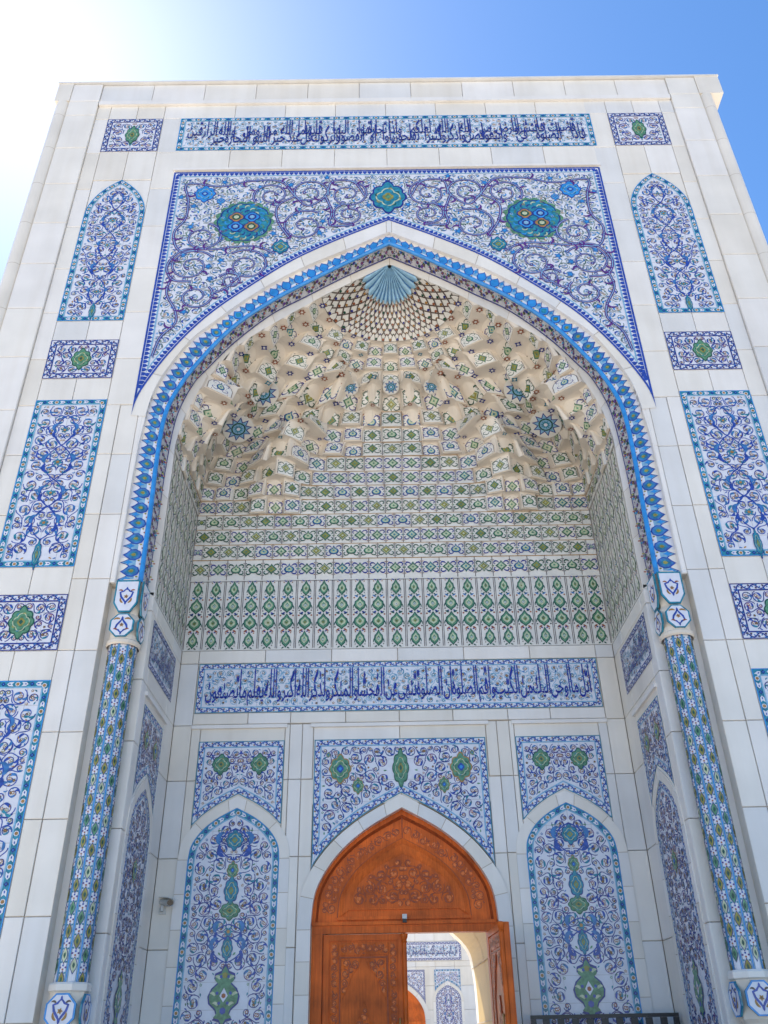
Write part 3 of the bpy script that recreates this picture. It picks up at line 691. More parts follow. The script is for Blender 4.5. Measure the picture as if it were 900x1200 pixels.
for sg in (1, -1):
    f = surf(pB, .055, pG, YP-.01, sg)
    def f2(s, t, h, f=f, sg=sg):
        p = f(s, t, 0); c = np.array((-p[0], 0, 9-p[2])) if p[2] > 9 else np.array((-sg, 0, 0)); c = c/np.linalg.norm(c)
        return (p[0]+c[0]*h, p[1]-h*.3, p[2]+c[2]*h)
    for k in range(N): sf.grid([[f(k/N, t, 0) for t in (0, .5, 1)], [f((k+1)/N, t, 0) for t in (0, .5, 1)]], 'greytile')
    sf.map = f2
    for tt, m in ((.04, 'navy'), (.96, 'navy')):
        sf.ribbon([(k/N, tt) for k in range(N)], .06, m, 1) if False else sf.grid([[f2(k/N, tt-.035, .004) for k in range(N+1)], [f2(k/N, tt+.035, .004) for k in range(N+1)]], m)
    nn = 64
    for i in range(nn):
        s0 = (i+.5)/nn; sg2 = 1 if i % 2 else -1; kx = .8/nn
        for a in range(3):
            cx, cy = s0+kx*(a-1)*.4, .5+sg2*(.24-.22*a)
            m = ('purple', 'brown', 'navy', 'dgreen')[(i+a) % 4]
            sf.poly([(cx+kx*.28*math.cos(q), cy+.13*math.sin(q)) for q in np.linspace(0, 5.4, 7)], m, 2)
        for a in range(7):
            cx, cy = s0+kx*(rnd.random()-.5), .12+.76*rnd.random(); q0 = rnd.random()*6
            sf.poly([(cx+kx*.13*math.cos(q+q0), cy+.06*math.sin(q+q0)*(1 if k_ % 2 else .5)) for k_, q in enumerate(np.linspace(0, 5.2, 6))], rnd.choice(('navy', 'brown', 'white', 'dgreen', 'purple', 'brown')), 3)
        w_ = [(s0+kx*.6*(t-.5), .5+sg2*.36*math.sin(6.28*t)) for t in np.linspace(0, 1, 9)]
        h = sf.hh(3); sf.grid([[f2(x, y-.03, h) for x, y in w_], [f2(x, y+.03, h) for x, y in w_]], 'navy')
        sf.poly([(s0+kx*.1*math.cos(q), .5+.08*math.sin(q)) for q in np.linspace(0, 5, 5)], 'rust', 5)
sf.build('flower_soffit', am)
es = MB()
for sg in (1, -1):
    for k in range(N):
        f = surf(pG, YP, pE, YP, sg); 
        es.grid([[f(k/N, t, 0) for t in (0, 1)], [f((k+1)/N, t, 0) for t in (0, 1)]], 'stone%d' % (k//15 % 4))
        if k % 15 == 14: es.face([f((k+.88)/N, 0, .003), f((k+1)/N, 0, .003), f((k+1)/N, 1, .003), f((k+.88)/N, 1, .003)], 'joint')
es.build('inner_arch_step', am)

# ---- columns
def column(sg):
    cx, cy = sg*3.53, .15; r = .172
    col_ = MB(); col_.lathe([(r, .6), (r, 4.42)], 'white', (cx, cy), 32)
    def cyl(u, v, h): a = u/r; return (cx+(r+h)*math.sin(a), cy-(r+h)*math.cos(a), v)
    col_.map = cyl
    nfl = 10; fw_ = 2*math.pi*r/nfl
    for k in range(nfl):
        u0 = -math.pi*r+k*fw_
        for vv in np.arange(.6, 4.39, .2):      # segments keep the ribbons straight
            pass
        for du, m, ww in ((0, 'azure', .014), (.014, 'teal', .006), (-.014, 'teal', .006)):
            h = .003; col_.grid([[cyl(u0+du-ww/2, .6, h), cyl(u0+du-ww/2, 4.42, h)], [cyl(u0+du+ww/2, .6, h), cyl(u0+du+ww/2, 4.42, h)]], m)
        um = u0+fw_/2; off = .13 if k % 2 else 0
        for j in range(17):
            v = .68+off+j*.225
            if v > 4.3: break
            def dia(kk, m, l): col_.poly([(um+x*kk, v+y*kk) for x, y in ((0, -.085), (.028, -.035), (.036, 0), (.028, .035), (0, .085), (-.028, .035), (-.036, 0), (-.028, -.035))], m, l)
            dia(1, 'navy', 1); dia(.84, ('olive', 'lgreen', 'olive', 'green')[(j+k) % 4], 2); dia(.35, 'dgreen', 3)
            vm = v+.1125
            for x, y, m in ((-.03, 0, 'purple'), (.03, 0, 'purple'), (0, .018, 'cobalt'), (0, -.018, 'rust'), (-.028, .05, 'teal'), (.028, .05, 'teal'), (-.028, -.05, 'teal'), (.028, -.05, 'teal')):
                col_.disc((um+x, vm+y), .011, m, 2, 5)
    ob = col_.build('column', portal)
    cp = MB()     # capital, necking and base
    cp.lathe([(.2, 4.38), (.215, 4.40), (.215, 4.44), (.19, 4.46), (.19, 4.52)], 'cream', (cx, cy), 24)
    cp.lathe([(.175, 4.46), (.19, 4.56), (.19, 4.76), (.155, 4.82), (.175, 4.95), (.182, 5.30)], 'cream', (cx, cy), 8, R(22.5))
    ob2 = cp.build('capital', ob)
    bs = MB()
    bs.lathe([(.2, .66), (.215, .64), (.215, .585), (.19, .57)], 'stone', (cx, cy), 8, R(22.5))
    bs.lathe([(.19, .58), (.19, .22), (.16, .18), (.19, .13), (.19, -.2), (.2, -.24), (.23, -.26), (.23, PZ)], 'cream', (cx, cy), 8, R(22.5))
    ob3 = bs.build('base', ob)
    for (zc, kind, par) in ((4.63, 'oct', ob2), (5.03, 'hex', ob2), (.40, 'oct', ob3), (-.03, 'oct', ob3)):
        for ang, face in ((0, 'front'), (-sg*90, 'side'), (sg*45, 'front')):
            t = MB(lambda u, v, h: (u, -h, v))
            if kind == 'oct': pts = [(.165*math.cos(q), .172*math.sin(q)) for q in np.arange(8)*math.pi/4+math.pi/8]
            else: pts = [(-.075, -.22), (.075, -.22), (.155, -.09), (.155, .24), (-.155, .24), (-.155, -.09)]
            if ang == sg*45: continue
            t.face([(u, .02, v) for u, v in pts], 'teal'); 
            for i in range(len(pts)):
                a, c = pts[i], pts[(i+1) % len(pts)]; t.face([(a[0], .02, a[1]), (c[0], .02, c[1]), (c[0], 0, c[1]), (a[0], 0, a[1])], 'teal')
            t.poly(pts, 'azure' if par == ob3 else 'teal', 0); t.poly([(x*.87, y*.9) for x, y in pts], 'white', 1)
            s = 1 if kind == 'oct' else 1.1; fl = -1 if par == ob2 and kind == 'oct' else 1
            for sx in (1, -1):
                t.ribbon([(sx*x*s, fl*y*s) for x, y in ((0, .11), (.035, .07), (.075, .055), (.06, .0), (.02, -.05), (.0, -.085))], [.012, .022, .024, .026, .024, .012], 'cobalt', 3)
                t.comma((sx*.03*s, -fl*.08*s), .5 if sx == 1 else 2.64, .09, .024, 'ochre', sx*fl*.8, 3)
                t.comma((sx*.05*s, fl*.07*s), 1.0 if sx == 1 else 2.14, .06, .018, 'rust' if par == ob2 else 'brown', -sx, 3)
            t.flower((0, 0), .032, 'ochre', 'brown', 5, 4); t.leaf((0, -fl*.06), -fl*math.pi/2, .06, .03, 'cobalt', 4); t.leaf((0, fl*.09), fl*math.pi/2, .05, .025, 'cobalt', 4)
            d = .2 if kind == 'oct' else .195
            a = R(ang)
            t.build('tile_plaque', par, (cx+math.sin(a)*d*1, cy-math.cos(a)*d, zc), a if ang else 0)
    return ob
column(1); column(-1)

# ---- tile panels of the front
xc = (PX0+PX1)/2; pw = PX1-PX0
def axisset(L): return L
def both(mk, z, labels=(None, None)):
    a = mk((xc, 0, z)); copy_tree(a, portal, (-xc, 0, z))
both(lambda l: panel('tile_panel', portal, l, 0, rect(pw, 1.0), .1, 'grey', PAL, 11, 0.099, 0.024, meds=[(0, .5, .14, .24, 'green')]), 14.34)
both(lambda l: panel('arched_tile_panel', portal, l, 0, archpoly(pw/2, 0, 2.5, 3.52), .092, 'teal', PAL_TEAL, 12, 0.097, 0.023, axis=[(.35, .95, .13), (.95, 1.45, .16), (1.45, 2.1, .14), (2.1, 2.7, .16), (2.7, 3.2, .1)], meds=[(0, 0.205, 0.055, .17, 'teal')]), 9.99)
both(lambda l: panel('tile_panel', portal, l, 0, rect(pw, .79), .1, 'grey', PAL, 13, 0.081, 0.022, meds=[(0, .395, .16, .19, 'green')]), 8.78)
tall = lambda l: panel('tall_tile_panel', portal, l, 0, rect(pw, 2.845), .092, 'teal', PAL_TEAL, 14, 0.102, 0.023, axis=[(.42, .95, .17), (.95, 1.4, .15), (1.4, 2.0, .19), (2.0, 2.55, .15)], meds=[(0, 0.186, 0.058, .2, 'teal')])
tp = tall((xc, 0, 5.51)); copy_tree(tp, portal, (-xc, 0, 5.51)); copy_tree(tp, portal, (xc, 0, 1.08)); copy_tree(tp, portal, (-xc, 0, 1.08))
both(lambda l: panel('tile_panel', portal, l, 0, rect(pw, .78), .1, 'grey', PAL, 15, 0.081, 0.022, meds=[(0, .39, .17, .2, 'green')]), 4.32)
copy_tree([o for o in portal.children if o.name.startswith('tile_panel')][-1], portal, (xc, 0, -.1)); copy_tree([o for o in portal.children if o.name.startswith('tile_panel')][-1], portal, (-xc, 0, -.1))
PAL_CAL = dict(vine='sky', vine2='teal', leaf=['sky', 'blue'], small=['teal', 'ochre', 'sky'], fl=['ochre', 'brown', 'teal'])
ip = panel('inscription_panel', portal, (0, 0, 14.34), 0, rect(7.9, 1.0), .1, 'teal', PAL_CAL, 16, 0.081, 0.028, sym=False, wv=0.0094, label='long blue and white inscription panel at the top of the gateway')
ins = inscription(ip, OUTER, 7.56, .77, 'navy', over=.62); ins.location = (0, 0, .12)

# spandrel of the great arch
spoly = [(-3.9, 8.05)]+mirror(cS)[1:]+cS[::-1][1:-1]+[(3.9, 8.05), (3.9, 13.70), (-3.9, 13.70)]
def spiral(o, c, r, a0, sp, turns=1.6, wd=.05, m='purple', sgs=(1, -1)):
    for sg in sgs:
        pts = []; n = 34
        for i in range(n):
            t = i/(n-1); rr = r*(1-t*.78); a = a0+sp*turns*6.283*t
            pts.append((sg*(c[0]+rr*math.cos(a)), c[1]+rr*math.sin(a)))
        o.ribbon(pts, [wd*(1.05-.45*i/n) for i in range(n)], m, 6)
        o.ribbon(pts, [wd*.28*(1.05-.45*i/n) for i in range(n)], 'sky' if m == 'purple' else 'white', 7)
        e = pts[-1]; o.disc(e, wd*.75, m, 8, 8); o.disc(e, wd*.35, 'sky', 9, 5)
        for k in (3, 10, 17):
            q = pts[k]; a = math.atan2(pts[k+1][1]-q[1], pts[k+1][0]-q[0])
            o.comma(q, a+sp*sg*-.7, r*.42, wd*.75, m, sp*sg*-1.3, 8)
            o.disc(q, wd*.62, m, 8, 7); o.disc(q, wd*.3, 'sky', 9, 5)
def stem(o, pts, wd=.048, m='purple'):
    for sg in (1, -1):
        q = [(sg*x, y) for x, y in smoothcurve(pts, 7)]
        o.ribbon(q, wd, m, 6); o.ribbon(q, wd*.28, 'sky', 7)
        for k in range(5, len(q)-4, 9):
            a = math.atan2(q[k+1][1]-q[k][1], q[k+1][0]-q[k][0]); s = 1 if (k//9) % 2 else -1
            o.comma(q[k], a+s*.6, .2, wd*.8, m, s*1.2, 8); o.disc(q[k], wd*.7, m, 8, 7); o.disc(q[k], wd*.32, 'sky', 9, 5)
def spx(o):
    for c, r, a0, sp in (((3.22, 11.93), .36, 1.8, 1), ((3.34, 11.22), .40, 2.6, -1), ((2.41, 11.22), .40, .8, 1), ((1.47, 12.19), .42, 2.2, -1), ((2.08, 13.02), .34, -.6, 1),
                         ((1.42, 13.08), .36, 3.4, -1), ((.72, 13.02), .38, 1.6, 1), ((.70, 12.47), .30, 1.2, -1), ((3.20, 10.50), .30, 2.3, 1), ((2.66, 10.86), .2, .4, 1)):
        spiral(o, c, r, a0, sp, 1.55, .047)
    stem(o, [(.42, 12.98), (.62, 13.36), (1.0, 13.38), (1.12, 12.98), (1.42, 12.72), (1.66, 12.99), (1.95, 13.4), (2.5, 13.42), (3.0, 13.28), (3.62, 13.36), (3.56, 12.9), (3.56, 12.42), (3.72, 12.05), (3.6, 11.62), (3.3, 11.6)])
    stem(o, [(1.12, 12.98), (1.0, 12.55), (1.02, 12.2), (.6, 12.2)])
    stem(o, [(1.66, 12.99), (1.96, 12.72), (1.93, 12.3), (1.7, 11.85)])
    stem(o, [(1.95, 11.5), (2.3, 11.68), (2.75, 11.66), (3.0, 11.62), (3.5, 11.62), (3.74, 11.25), (3.62, 10.9), (3.3, 10.85)])
    stem(o, [(3.62, 11.0), (3.68, 10.6), (3.5, 10.2), (3.46, 9.9), (3.66, 9.6), (3.74, 9.2)], .045)
    stem(o, [(2.95, 10.55), (2.7, 10.7), (2.5, 11.0)], .045)
    for x, y in ((.35, 12.72), (1.1, 13.5), (1.65, 12.5), (2.0, 12.0), (2.95, 13.4), (3.45, 12.75), (3.45, 12.2), (2.9, 11.9), (2.85, 11.35), (3.5, 11.5), (3.0, 10.9), (3.35, 10.15), (1.15, 12.3), (.9, 12.7), (1.75, 13.3), (2.3, 13.25), (3.7, 13.0), (3.05, 11.2), (2.1, 11.45), (1.2, 12.0)):
        for sg in (1, -1): o.flower((sg*x, y), .075, 'blue', 'azure', 5, 5)
panel('spandrel_panel', portal, (0, 0, 0), 0, spoly, .135, 'sp', PAL_SP, 17, 0.093, 0.026, wv=0.0094, extra=spx,
      meds=[(2.53, 12.31, .53, .56, 'big'), (3.28, 13.08, .2, .2, 'blue'), (1.86, 11.66, .16, .16, 'teal'), (2.98, 12.88, .08, .08, 'blue'), (0, 12.93, .34, .38, 'teal')],
      label='large spandrel panel of violet scrolls over the great arch')

# ================================================================== niche: walls, panels
nw = MB()
rows = [PZ-.05, .1, 1.14, 2.23, 3.25, 4.04, 4.99, 5.20]
def NS(x0, x1, z0, z1, y=YB): nw.slab(x0, x1, z0, z1, y, st(), .034-(y-YB))
for sg in (1, -1):
    def N2(x0, x1, z0, z1, y=YB):
        if sg < 0: x0, x1 = -x1, -x0
        NS(x0, x1, z0, z1, y)
    for z0, z1 in zip(rows, rows[1:]):
        N2(3.0, XI, z0, z1)
        if z1 < 4.1: N2(2.87, 3.0, z0, z1)
        if z1 <= 4.05:
            N2(1.40, 1.58, z0, z1); N2(1.58, 1.65, z0, z1)
        if z1 <= 3.3: N2(1.225, 1.40, z0, z1, YB+.012)
    for z0, z1 in zip(rows, rows[1:]):
        if z1 <= 3.3: N2(1.65, 2.87, z0, z1, YB+.008)
    N2(1.65, 2.87, 3.25, 4.04, YB+.008)
    N2(1.58, 2.2, 4.05, 4.22); N2(2.2, 3.0, 4.05, 4.22)
    N2(0, 1.24, 2.90, 4.04, YB+.008); N2(1.24, 1.40, 3.25, 4.04)
    N2(0, .78, 4.05, 4.22); N2(.78, 1.58, 4.05, 4.22)
for k in range(6): NS(-3.0+k, -2.0+k, 4.99, 5.20)
NS(-3, 3, 4.22, 4.99, YB+.008)
for x0, x1 in ((-3.0, -1.62), (-1.28, 1.28), (1.62, 3.0)): nw.box((x0, YB-.03, 3.985), (x1, YB+.03, 4.035), 'stone2')
for sg in (1, -1):    # pier fronts and side walls
    for z0, z1 in zip(rows+[5.27], (rows+[5.27])[1:]):
        nw.slab(min(sg*3.8, sg*XI), max(sg*3.8, sg*XI), z0, z1, YP, st(), .03)
    for z0, z1 in zip(rows, rows[1:]):
        for y0, y1 in ((YP, .52), (.52, 1.62), (1.62, YB)):
            nn_ = MB(); nn_.slab(y0, y1, z0, z1, 0, st(), .03); i0 = len(nw.v)
            for (u, d, v) in nn_.v: nw.v.append((sg*(XI+d), u, v))
            for q, mi in zip(nn_.f, nn_.m): nw.f.append(tuple(i0+j for j in q)); nw.m.append(nw.mi(nn_.ms[mi]))
    nw.box((min(sg*XI, sg*(XI-.035)), .5, 3.90), (max(sg*XI, sg*(XI-.035)), 1.66, 3.95), 'stone2')
nw.build('niche_cladding', portal)
# white pointed arch bands round the door and the niche panels
def archband(parent, name, inner, outer, y, t, x=0, rot=0, n=5):
    o = MB()
    ia = np.array(inner, float); oa = np.array(outer, float); d = np.r_[0, np.cumsum(np.hypot(*np.diff(ia, axis=0).T))]
    k = int(d[-1]/.06); fi = np.interp(np.linspace(0, d[-1], k+1), d, np.arange(len(ia)))
    idx = np.arange(len(ia)); ri = list(zip(np.interp(fi, idx, ia[:, 0]), np.interp(fi, idx, ia[:, 1]))); ro = list(zip(np.interp(fi, idx, oa[:, 0]), np.interp(fi, idx, oa[:, 1])))
    for sg in (1, -1):
        per = max(2, k//n)
        for i in range(k):
            a, b2, c, d = ri[i], ri[i+1], ro[min(i+1, len(ro)-1)], ro[i]
            m = 'stone%d' % ((i//per+1) % 4)
            if i % per == 0 and i: 
                e = .12; a2 = (a[0]+(b2[0]-a[0])*e, a[1]+(b2[1]-a[1])*e); d2 = (d[0]+(c[0]-d[0])*e, d[1]+(c[1]-d[1])*e)
                o.face([(sg*q[0], .004, q[1]) for q in (a, a2, d2, d)], 'joint'); a, d = a2, d2
            o.face([(sg*q[0], 0, q[1]) for q in (a, b2, c, d)], m)
            o.face([(sg*ri[i][0], 0, ri[i][1]), (sg*b2[0], 0, b2[1]), (sg*b2[0], t, b2[1]), (sg*ri[i][0], t, ri[i][1])], m)
            o.face([(sg*ro[i][0], 0, ro[i][1]), (sg*c[0], 0, c[1]), (sg*c[0], .03, c[1]), (sg*ro[i][0], .03, ro[i][1])], m)
    return o.build(name, parent, (x, y, 0) if rot == 0 else None, rot)
din = [(1.21, PZ), (1.21, .2)]+arch_right(1.21, 1.40, 2.84, 6)
dout = [(1.385, PZ), (1.385, .2)]+arch_right(1.385, 1.40, 3.01, 6)
archband(portal, 'door_arch_band', din, dout, YB-.02, .2, n=11)
dsp = spandrelpoly(1.22, 3.80, 2.06, arch_right(1.40, 1.40, 3.04, 8))
panel('door_spandrel_panel', portal, (0, YB, 0), 0, dsp, .095, 'blue', PAL, 21, 0.087, 0.021, wv=0.0117, meds=[(.85, 3.38, .16, .18, 'olive'), (.60, 3.14, .085, .1, 'olive'), (1.02, 3.58, 0.031, 0.034, 'olive'), (0, 3.38, .12, .24, 'green')])
ax2 = [(.5, .9, .13), (.98, 1.5, .13), (2.05, 2.5, .14)]
NP = archpoly(.61, PZ+.12, 2.20, 2.87)
np_meds = [(0, 2.45, .125, .12, 'teal'), (0, 2.07, .08, .1, 'olive'), (0, 1.82, .1, .16, 'teal'), (0, 1.58, .14, .1, 'green'), (0, 1.14, .075, .13, 'teal'), (0, .62, .2, .36, 'ogee'), (0, -.1, .2, .3, 'ogee')]
lp = panel('niche_arched_panel', portal, (2.26, YB, 0), 0, NP, .088, 'teal', PAL, 22, 0.087, 0.021, wv=0.0109, meds=np_meds, axis=[(1.25, 1.42, .16), (.98, 1.28, .18), (2.2, 2.6, .2)])
copy_tree(lp, portal, (-2.26, YB, 0))
nin = [(.61, PZ+.1), (.61, 1.2)]+arch_right(.612, 2.20, 2.872, 6); nout = [(.745, PZ+.1), (.745, 1.2)]+arch_right(.745, 2.20, 3.03, 6)
ab = archband(portal, 'niche_arch_band', nin, nout, YB-.015, .02, 2.26, n=9); copy_tree(ab, portal, (-2.26, YB-.015, 0))
nsp = spandrelpoly(.61, 3.80, 2.65, arch_right(.76, 2.20, 3.06, 8))
sp2 = panel('niche_spandrel_panel', portal, (2.26, YB, 0), 0, nsp, .09, 'blue', PAL, 23, 0.068, 0.019, wv=0.0101, meds=[(.27, 3.47, .13, .13, 'green')]); copy_tree(sp2, portal, (-2.26, YB, 0))
ip2 = panel('inscription_panel', portal, (0, YB, 4.22), 0, rect(5.96, .76), .085, 'blue', PAL_CAL, 24, 0.062, 0.022, sym=False, wv=0.0094, label='blue inscription panel on the back wall above the door')
ins = inscription(ip2, INNER, 5.7, .57, 'ink', tall=1.25, tiers=False); ins.location = (0, 0, .10)
# side walls
sidew = {}
for sg in (1, -1):
    rot = -sg*math.pi/2; X = sg*XI
    if sg == 1:
        a = panel('side_inscription_panel', portal, (X, 1.13, 4.27), rot, rect(1.36, .66), .075, 'grey', PAL_CAL, 31, 0.056, 0.022, sym=False, wv=0.0094)
        i_ = inscription(a, INNER[14:22], 1.14, .46, 'navy', seed=5); i_.location = (0, 0, .10)
        s1 = panel('side_spandrel_panel', portal, (X, 1.06, 0), rot, spandrelpoly(.52, 3.80, 2.65, arch_right(.66, 2.25, 3.06, 8)), .09, 'blue', PAL_GREY, 32, 0.068, 0.021, wv=0.0109, meds=[(.24, 3.42, .11, .11, 'olive')])
        s2 = panel('side_arched_panel', portal, (X, 1.06, 0), rot, archpoly(.5, PZ+.12, 2.25, 2.87), .08, 'blue', PAL_GREY, 33, 0.068, 0.021, wv=0.0125, meds=[(0, .55, .15, .34, 'ogee'), (0, 1.9, .1, .12, 'olive')])
        s3 = archband(portal, 'side_arch_band', [(.5, PZ+.1), (.5, 1.2)]+arch_right(.502, 2.25, 2.872, 6), [(.6, PZ+.1), (.6, 1.2)]+arch_right(.6, 2.25, 3.02, 6), 0, .02, n=9)
        s3.location = (X-.015, 1.06, 0); s3.rotation_euler[2] = rot
    else:
        copy_tree(a, portal, (X, 1.13, 4.27), rot); copy_tree(s1, portal, (X, 1.06, 0), rot); copy_tree(s2, portal, (X, 1.06, 0), rot); copy_tree(s3, portal, (X+.015, 1.06, 0), rot)

# ================================================================== stalactite vault
WT = np.array([(6, 3.27), (7.2, 3.27), (7.86, 3.26), (8.47, 3.13), (8.84, 2.99), (9.2, 2.80), (9.76, 2.42), (10.2, 1.90), (10.59, 1.40), (11.03, .78), (11.3, .36), (11.53, .03)])
def Wz(z): return float(np.interp(z, WT[:, 0], WT[:, 1]))
DT = np.array([(6, 2.15), (8.6, 2.15), (9.3, 2.10), (10.00, 2.02), (10.04, 1.70), (10.3, 1.62), (10.75, 1.40), (11.1, 1.08), (11.33, .78), (11.5, .42), (11.55, .33)])
def Dz(z): return float(np.interp(z, DT[:, 0], DT[:, 1]))
NT = np.array([(6, 500), (7.64, 500), (7.9, 80), (8.5, 30), (9.07, 18), (9.09, 6.5), (9.70, 5), (9.74, 3.4), (10.0, 3.0), (10.05, 2.4), (10.3, 2.2), (10.75, 2.0), (12, 2.0)])
def Nz(z): return float(np.interp(z, NT[:, 0], NT[:, 1]))
UC = 7/37
_oc = {}
def base_outline(z):
    z = round(z, 3)
    if z in _oc: return _oc[z]
    w_, d_, n = Wz(z), max(Dz(z), YP+.02), Nz(z); out = []
    for t0, t1 in ((0, math.pi/4), (math.pi/4, 3*math.pi/4), (3*math.pi/4, math.pi)):
        t = np.linspace(t0, t1, 160); c, s = np.cos(t), np.sin(t); s[np.abs(s) < 1e-9] = 0
        x = -w_*np.sign(c)*np.abs(c)**(2/n); y = YP+(d_-YP)*np.abs(s)**(2/n)
        L = np.r_[0, np.cumsum(np.hypot(np.diff(x), np.diff(y)))]; out.append((x, y, L))
    _oc[z] = out; return out
def P0(u, z):
    z_ = base_outline(z); u = min(max(u, 0), 1)
    i, t = (0, u/UC) if u < UC else ((1, (u-UC)/(1-2*UC)) if u <= 1-UC else (2, (u-1+UC)/UC))
    x, y, L = z_[i]; return float(np.interp(t*L[-1], L, x)), float(np.interp(t*L[-1], L, y))
sst = lambda t: (lambda q: q*q*(3-2*q))(min(1, max(0, t)))
PEND = [(.5+s*k, z0, z1, a, wd) for s in (1, -1) for k, z0, z1, a, wd in
        ((.195, 7.35, 9.1, .70, .036), (.445, 7.64, 9.1, .55, .042), (.265, 8.75, 9.70, .34, .03), (.375, 8.6, 9.70, .34, .035), (.053, 9.25, 10.02, .38, .020), (.155, 9.1, 10.02, .46, .026), (.225, 9.35, 10.3, .26, .03), (.30, 9.5, 10.4, .2, .03))]
def Pd(u, z):
    x, y = P0(u, z); a = 0
    for uc, z0, z1, am_, wd in PEND:
        if z > z0: a += am_*sst((z-z0)/(z1-z0))*math.exp(-((u-uc)/wd)**2)*(1-sst((z-z1)/.3))
    a *= min(1, min(u, 1-u)/.035)
    if a < 1e-3: return x, y
    e = .004; x0, y0 = P0(u-e, z); x1, y1 = P0(u+e, z); tx, ty = x1-x0, y1-y0; l = math.hypot(tx, ty) or 1
    nx, ny = ty/l, -tx/l           # towards the inside of the niche
    if nx*(0-x)+ny*(-2-y) < 0: nx, ny = -nx, -ny
    x, y = x+nx*a, max(y+ny*a, YP+.03)
    lim = Wz(z); return max(-lim, min(lim, x)), y

vault = MB()
# tall tile course on the back wall and the side walls
vault.grid([[(XI*k, YB, z) for k in (-1, 1)] for z in (5.20, 6.40)], 'tilew1')
for sg in (1, -1): vault.grid([[(sg*XI, YB, z), (sg*XI, YP, z)] for z in (5.20, 7.62)], 'tilew')
def chain(o, u0, u1, v0, v1, n, A=('dgreen', 'green', 'lgreen')):
    uc = (u0+u1)/2; hw = (u1-u0)/2; dv = (v1-v0)/n
    for a, c in (((u0+.012, v0), (u0+.012, v1)), ((u1-.012, v0), (u1-.012, v1)), ((u0, v1-.008), (u1, v1-.008))): o.ribbon([a, c], .010, 'brown', 1)
    for j in range(n):
        v = v0+dv*(j+.5); k = (.74, 1.02, .94, .70)[j % 4]*hw/.142*(1 if A[2] == 'lgreen' else .82)
        og = ((0, -.145), (.03, -.11), (.075, -.075), (.098, -.02), (.085, .045), (.04, .085), (.02, .12), (0, .15), (-.02, .12), (-.04, .085), (-.085, .045), (-.098, -.02), (-.075, -.075), (-.03, -.11))
        kv = dv/.30
        f = lambda q: [(uc+x*k*q, v+y*kv*q) for x, y in og]
        o.poly(f(1), A[0], 2); o.poly(f(.84), A[1], 3); o.poly([(uc+x*k*.62, v+y*kv*.54) for x, y in og], A[2], 4); o.poly([(uc+x*k*.3, v+y*kv*.3) for x, y in og], A[1], 4)
        o.flower((uc, v-.01), .026*k, ('white', 'olive')[j % 2], 'dgreen', 6, 5)
        for sg in (1, -1):
            o.leaf((uc+sg*.03*k, v+dv*.42), .5 if sg == 1 else 2.64, .075*k, .03*k, ('navy', 'dgreen', 'blue')[j % 3], 2)
            o.leaf((uc+sg*.03*k, v-dv*.42), -.6 if sg == 1 else -2.54, .07*k, .03*k, ('dgreen', 'rust', 'navy')[j % 3], 2)
            o.disc((uc+sg*.095*k, v+dv*.38), .016*k, 'rust', 2, 5); o.disc((uc+sg*.1*k, v-dv*.33), .014*k, 'brown', 2, 5)
            o.comma((uc+sg*.11*k, v-.07), 1.57, .12, .014, 'dgreen', sg*.7, 2)
vault.map = lambda u, v, h: (u, YB-h, v)
nc = 23; cw_ = 2*XI/nc
for k in range(nc): chain(vault, -XI+k*cw_, -XI+(k+1)*cw_, 5.22, 6.38, 4)
for sg in (1, -1):
    vault.map = lambda u, v, h, sg=sg: (sg*(XI-h), u, v)
    for k in range(7): chain(vault, YP+.02+k*.26, YP+.02+(k+1)*.26, 5.22, 7.6, 8, ('dgreen', 'lgreen', 'tilew'))
VT = vault.build('muqarnas_vault', portal, label='stalactite vault of tiled cells inside the great arch')

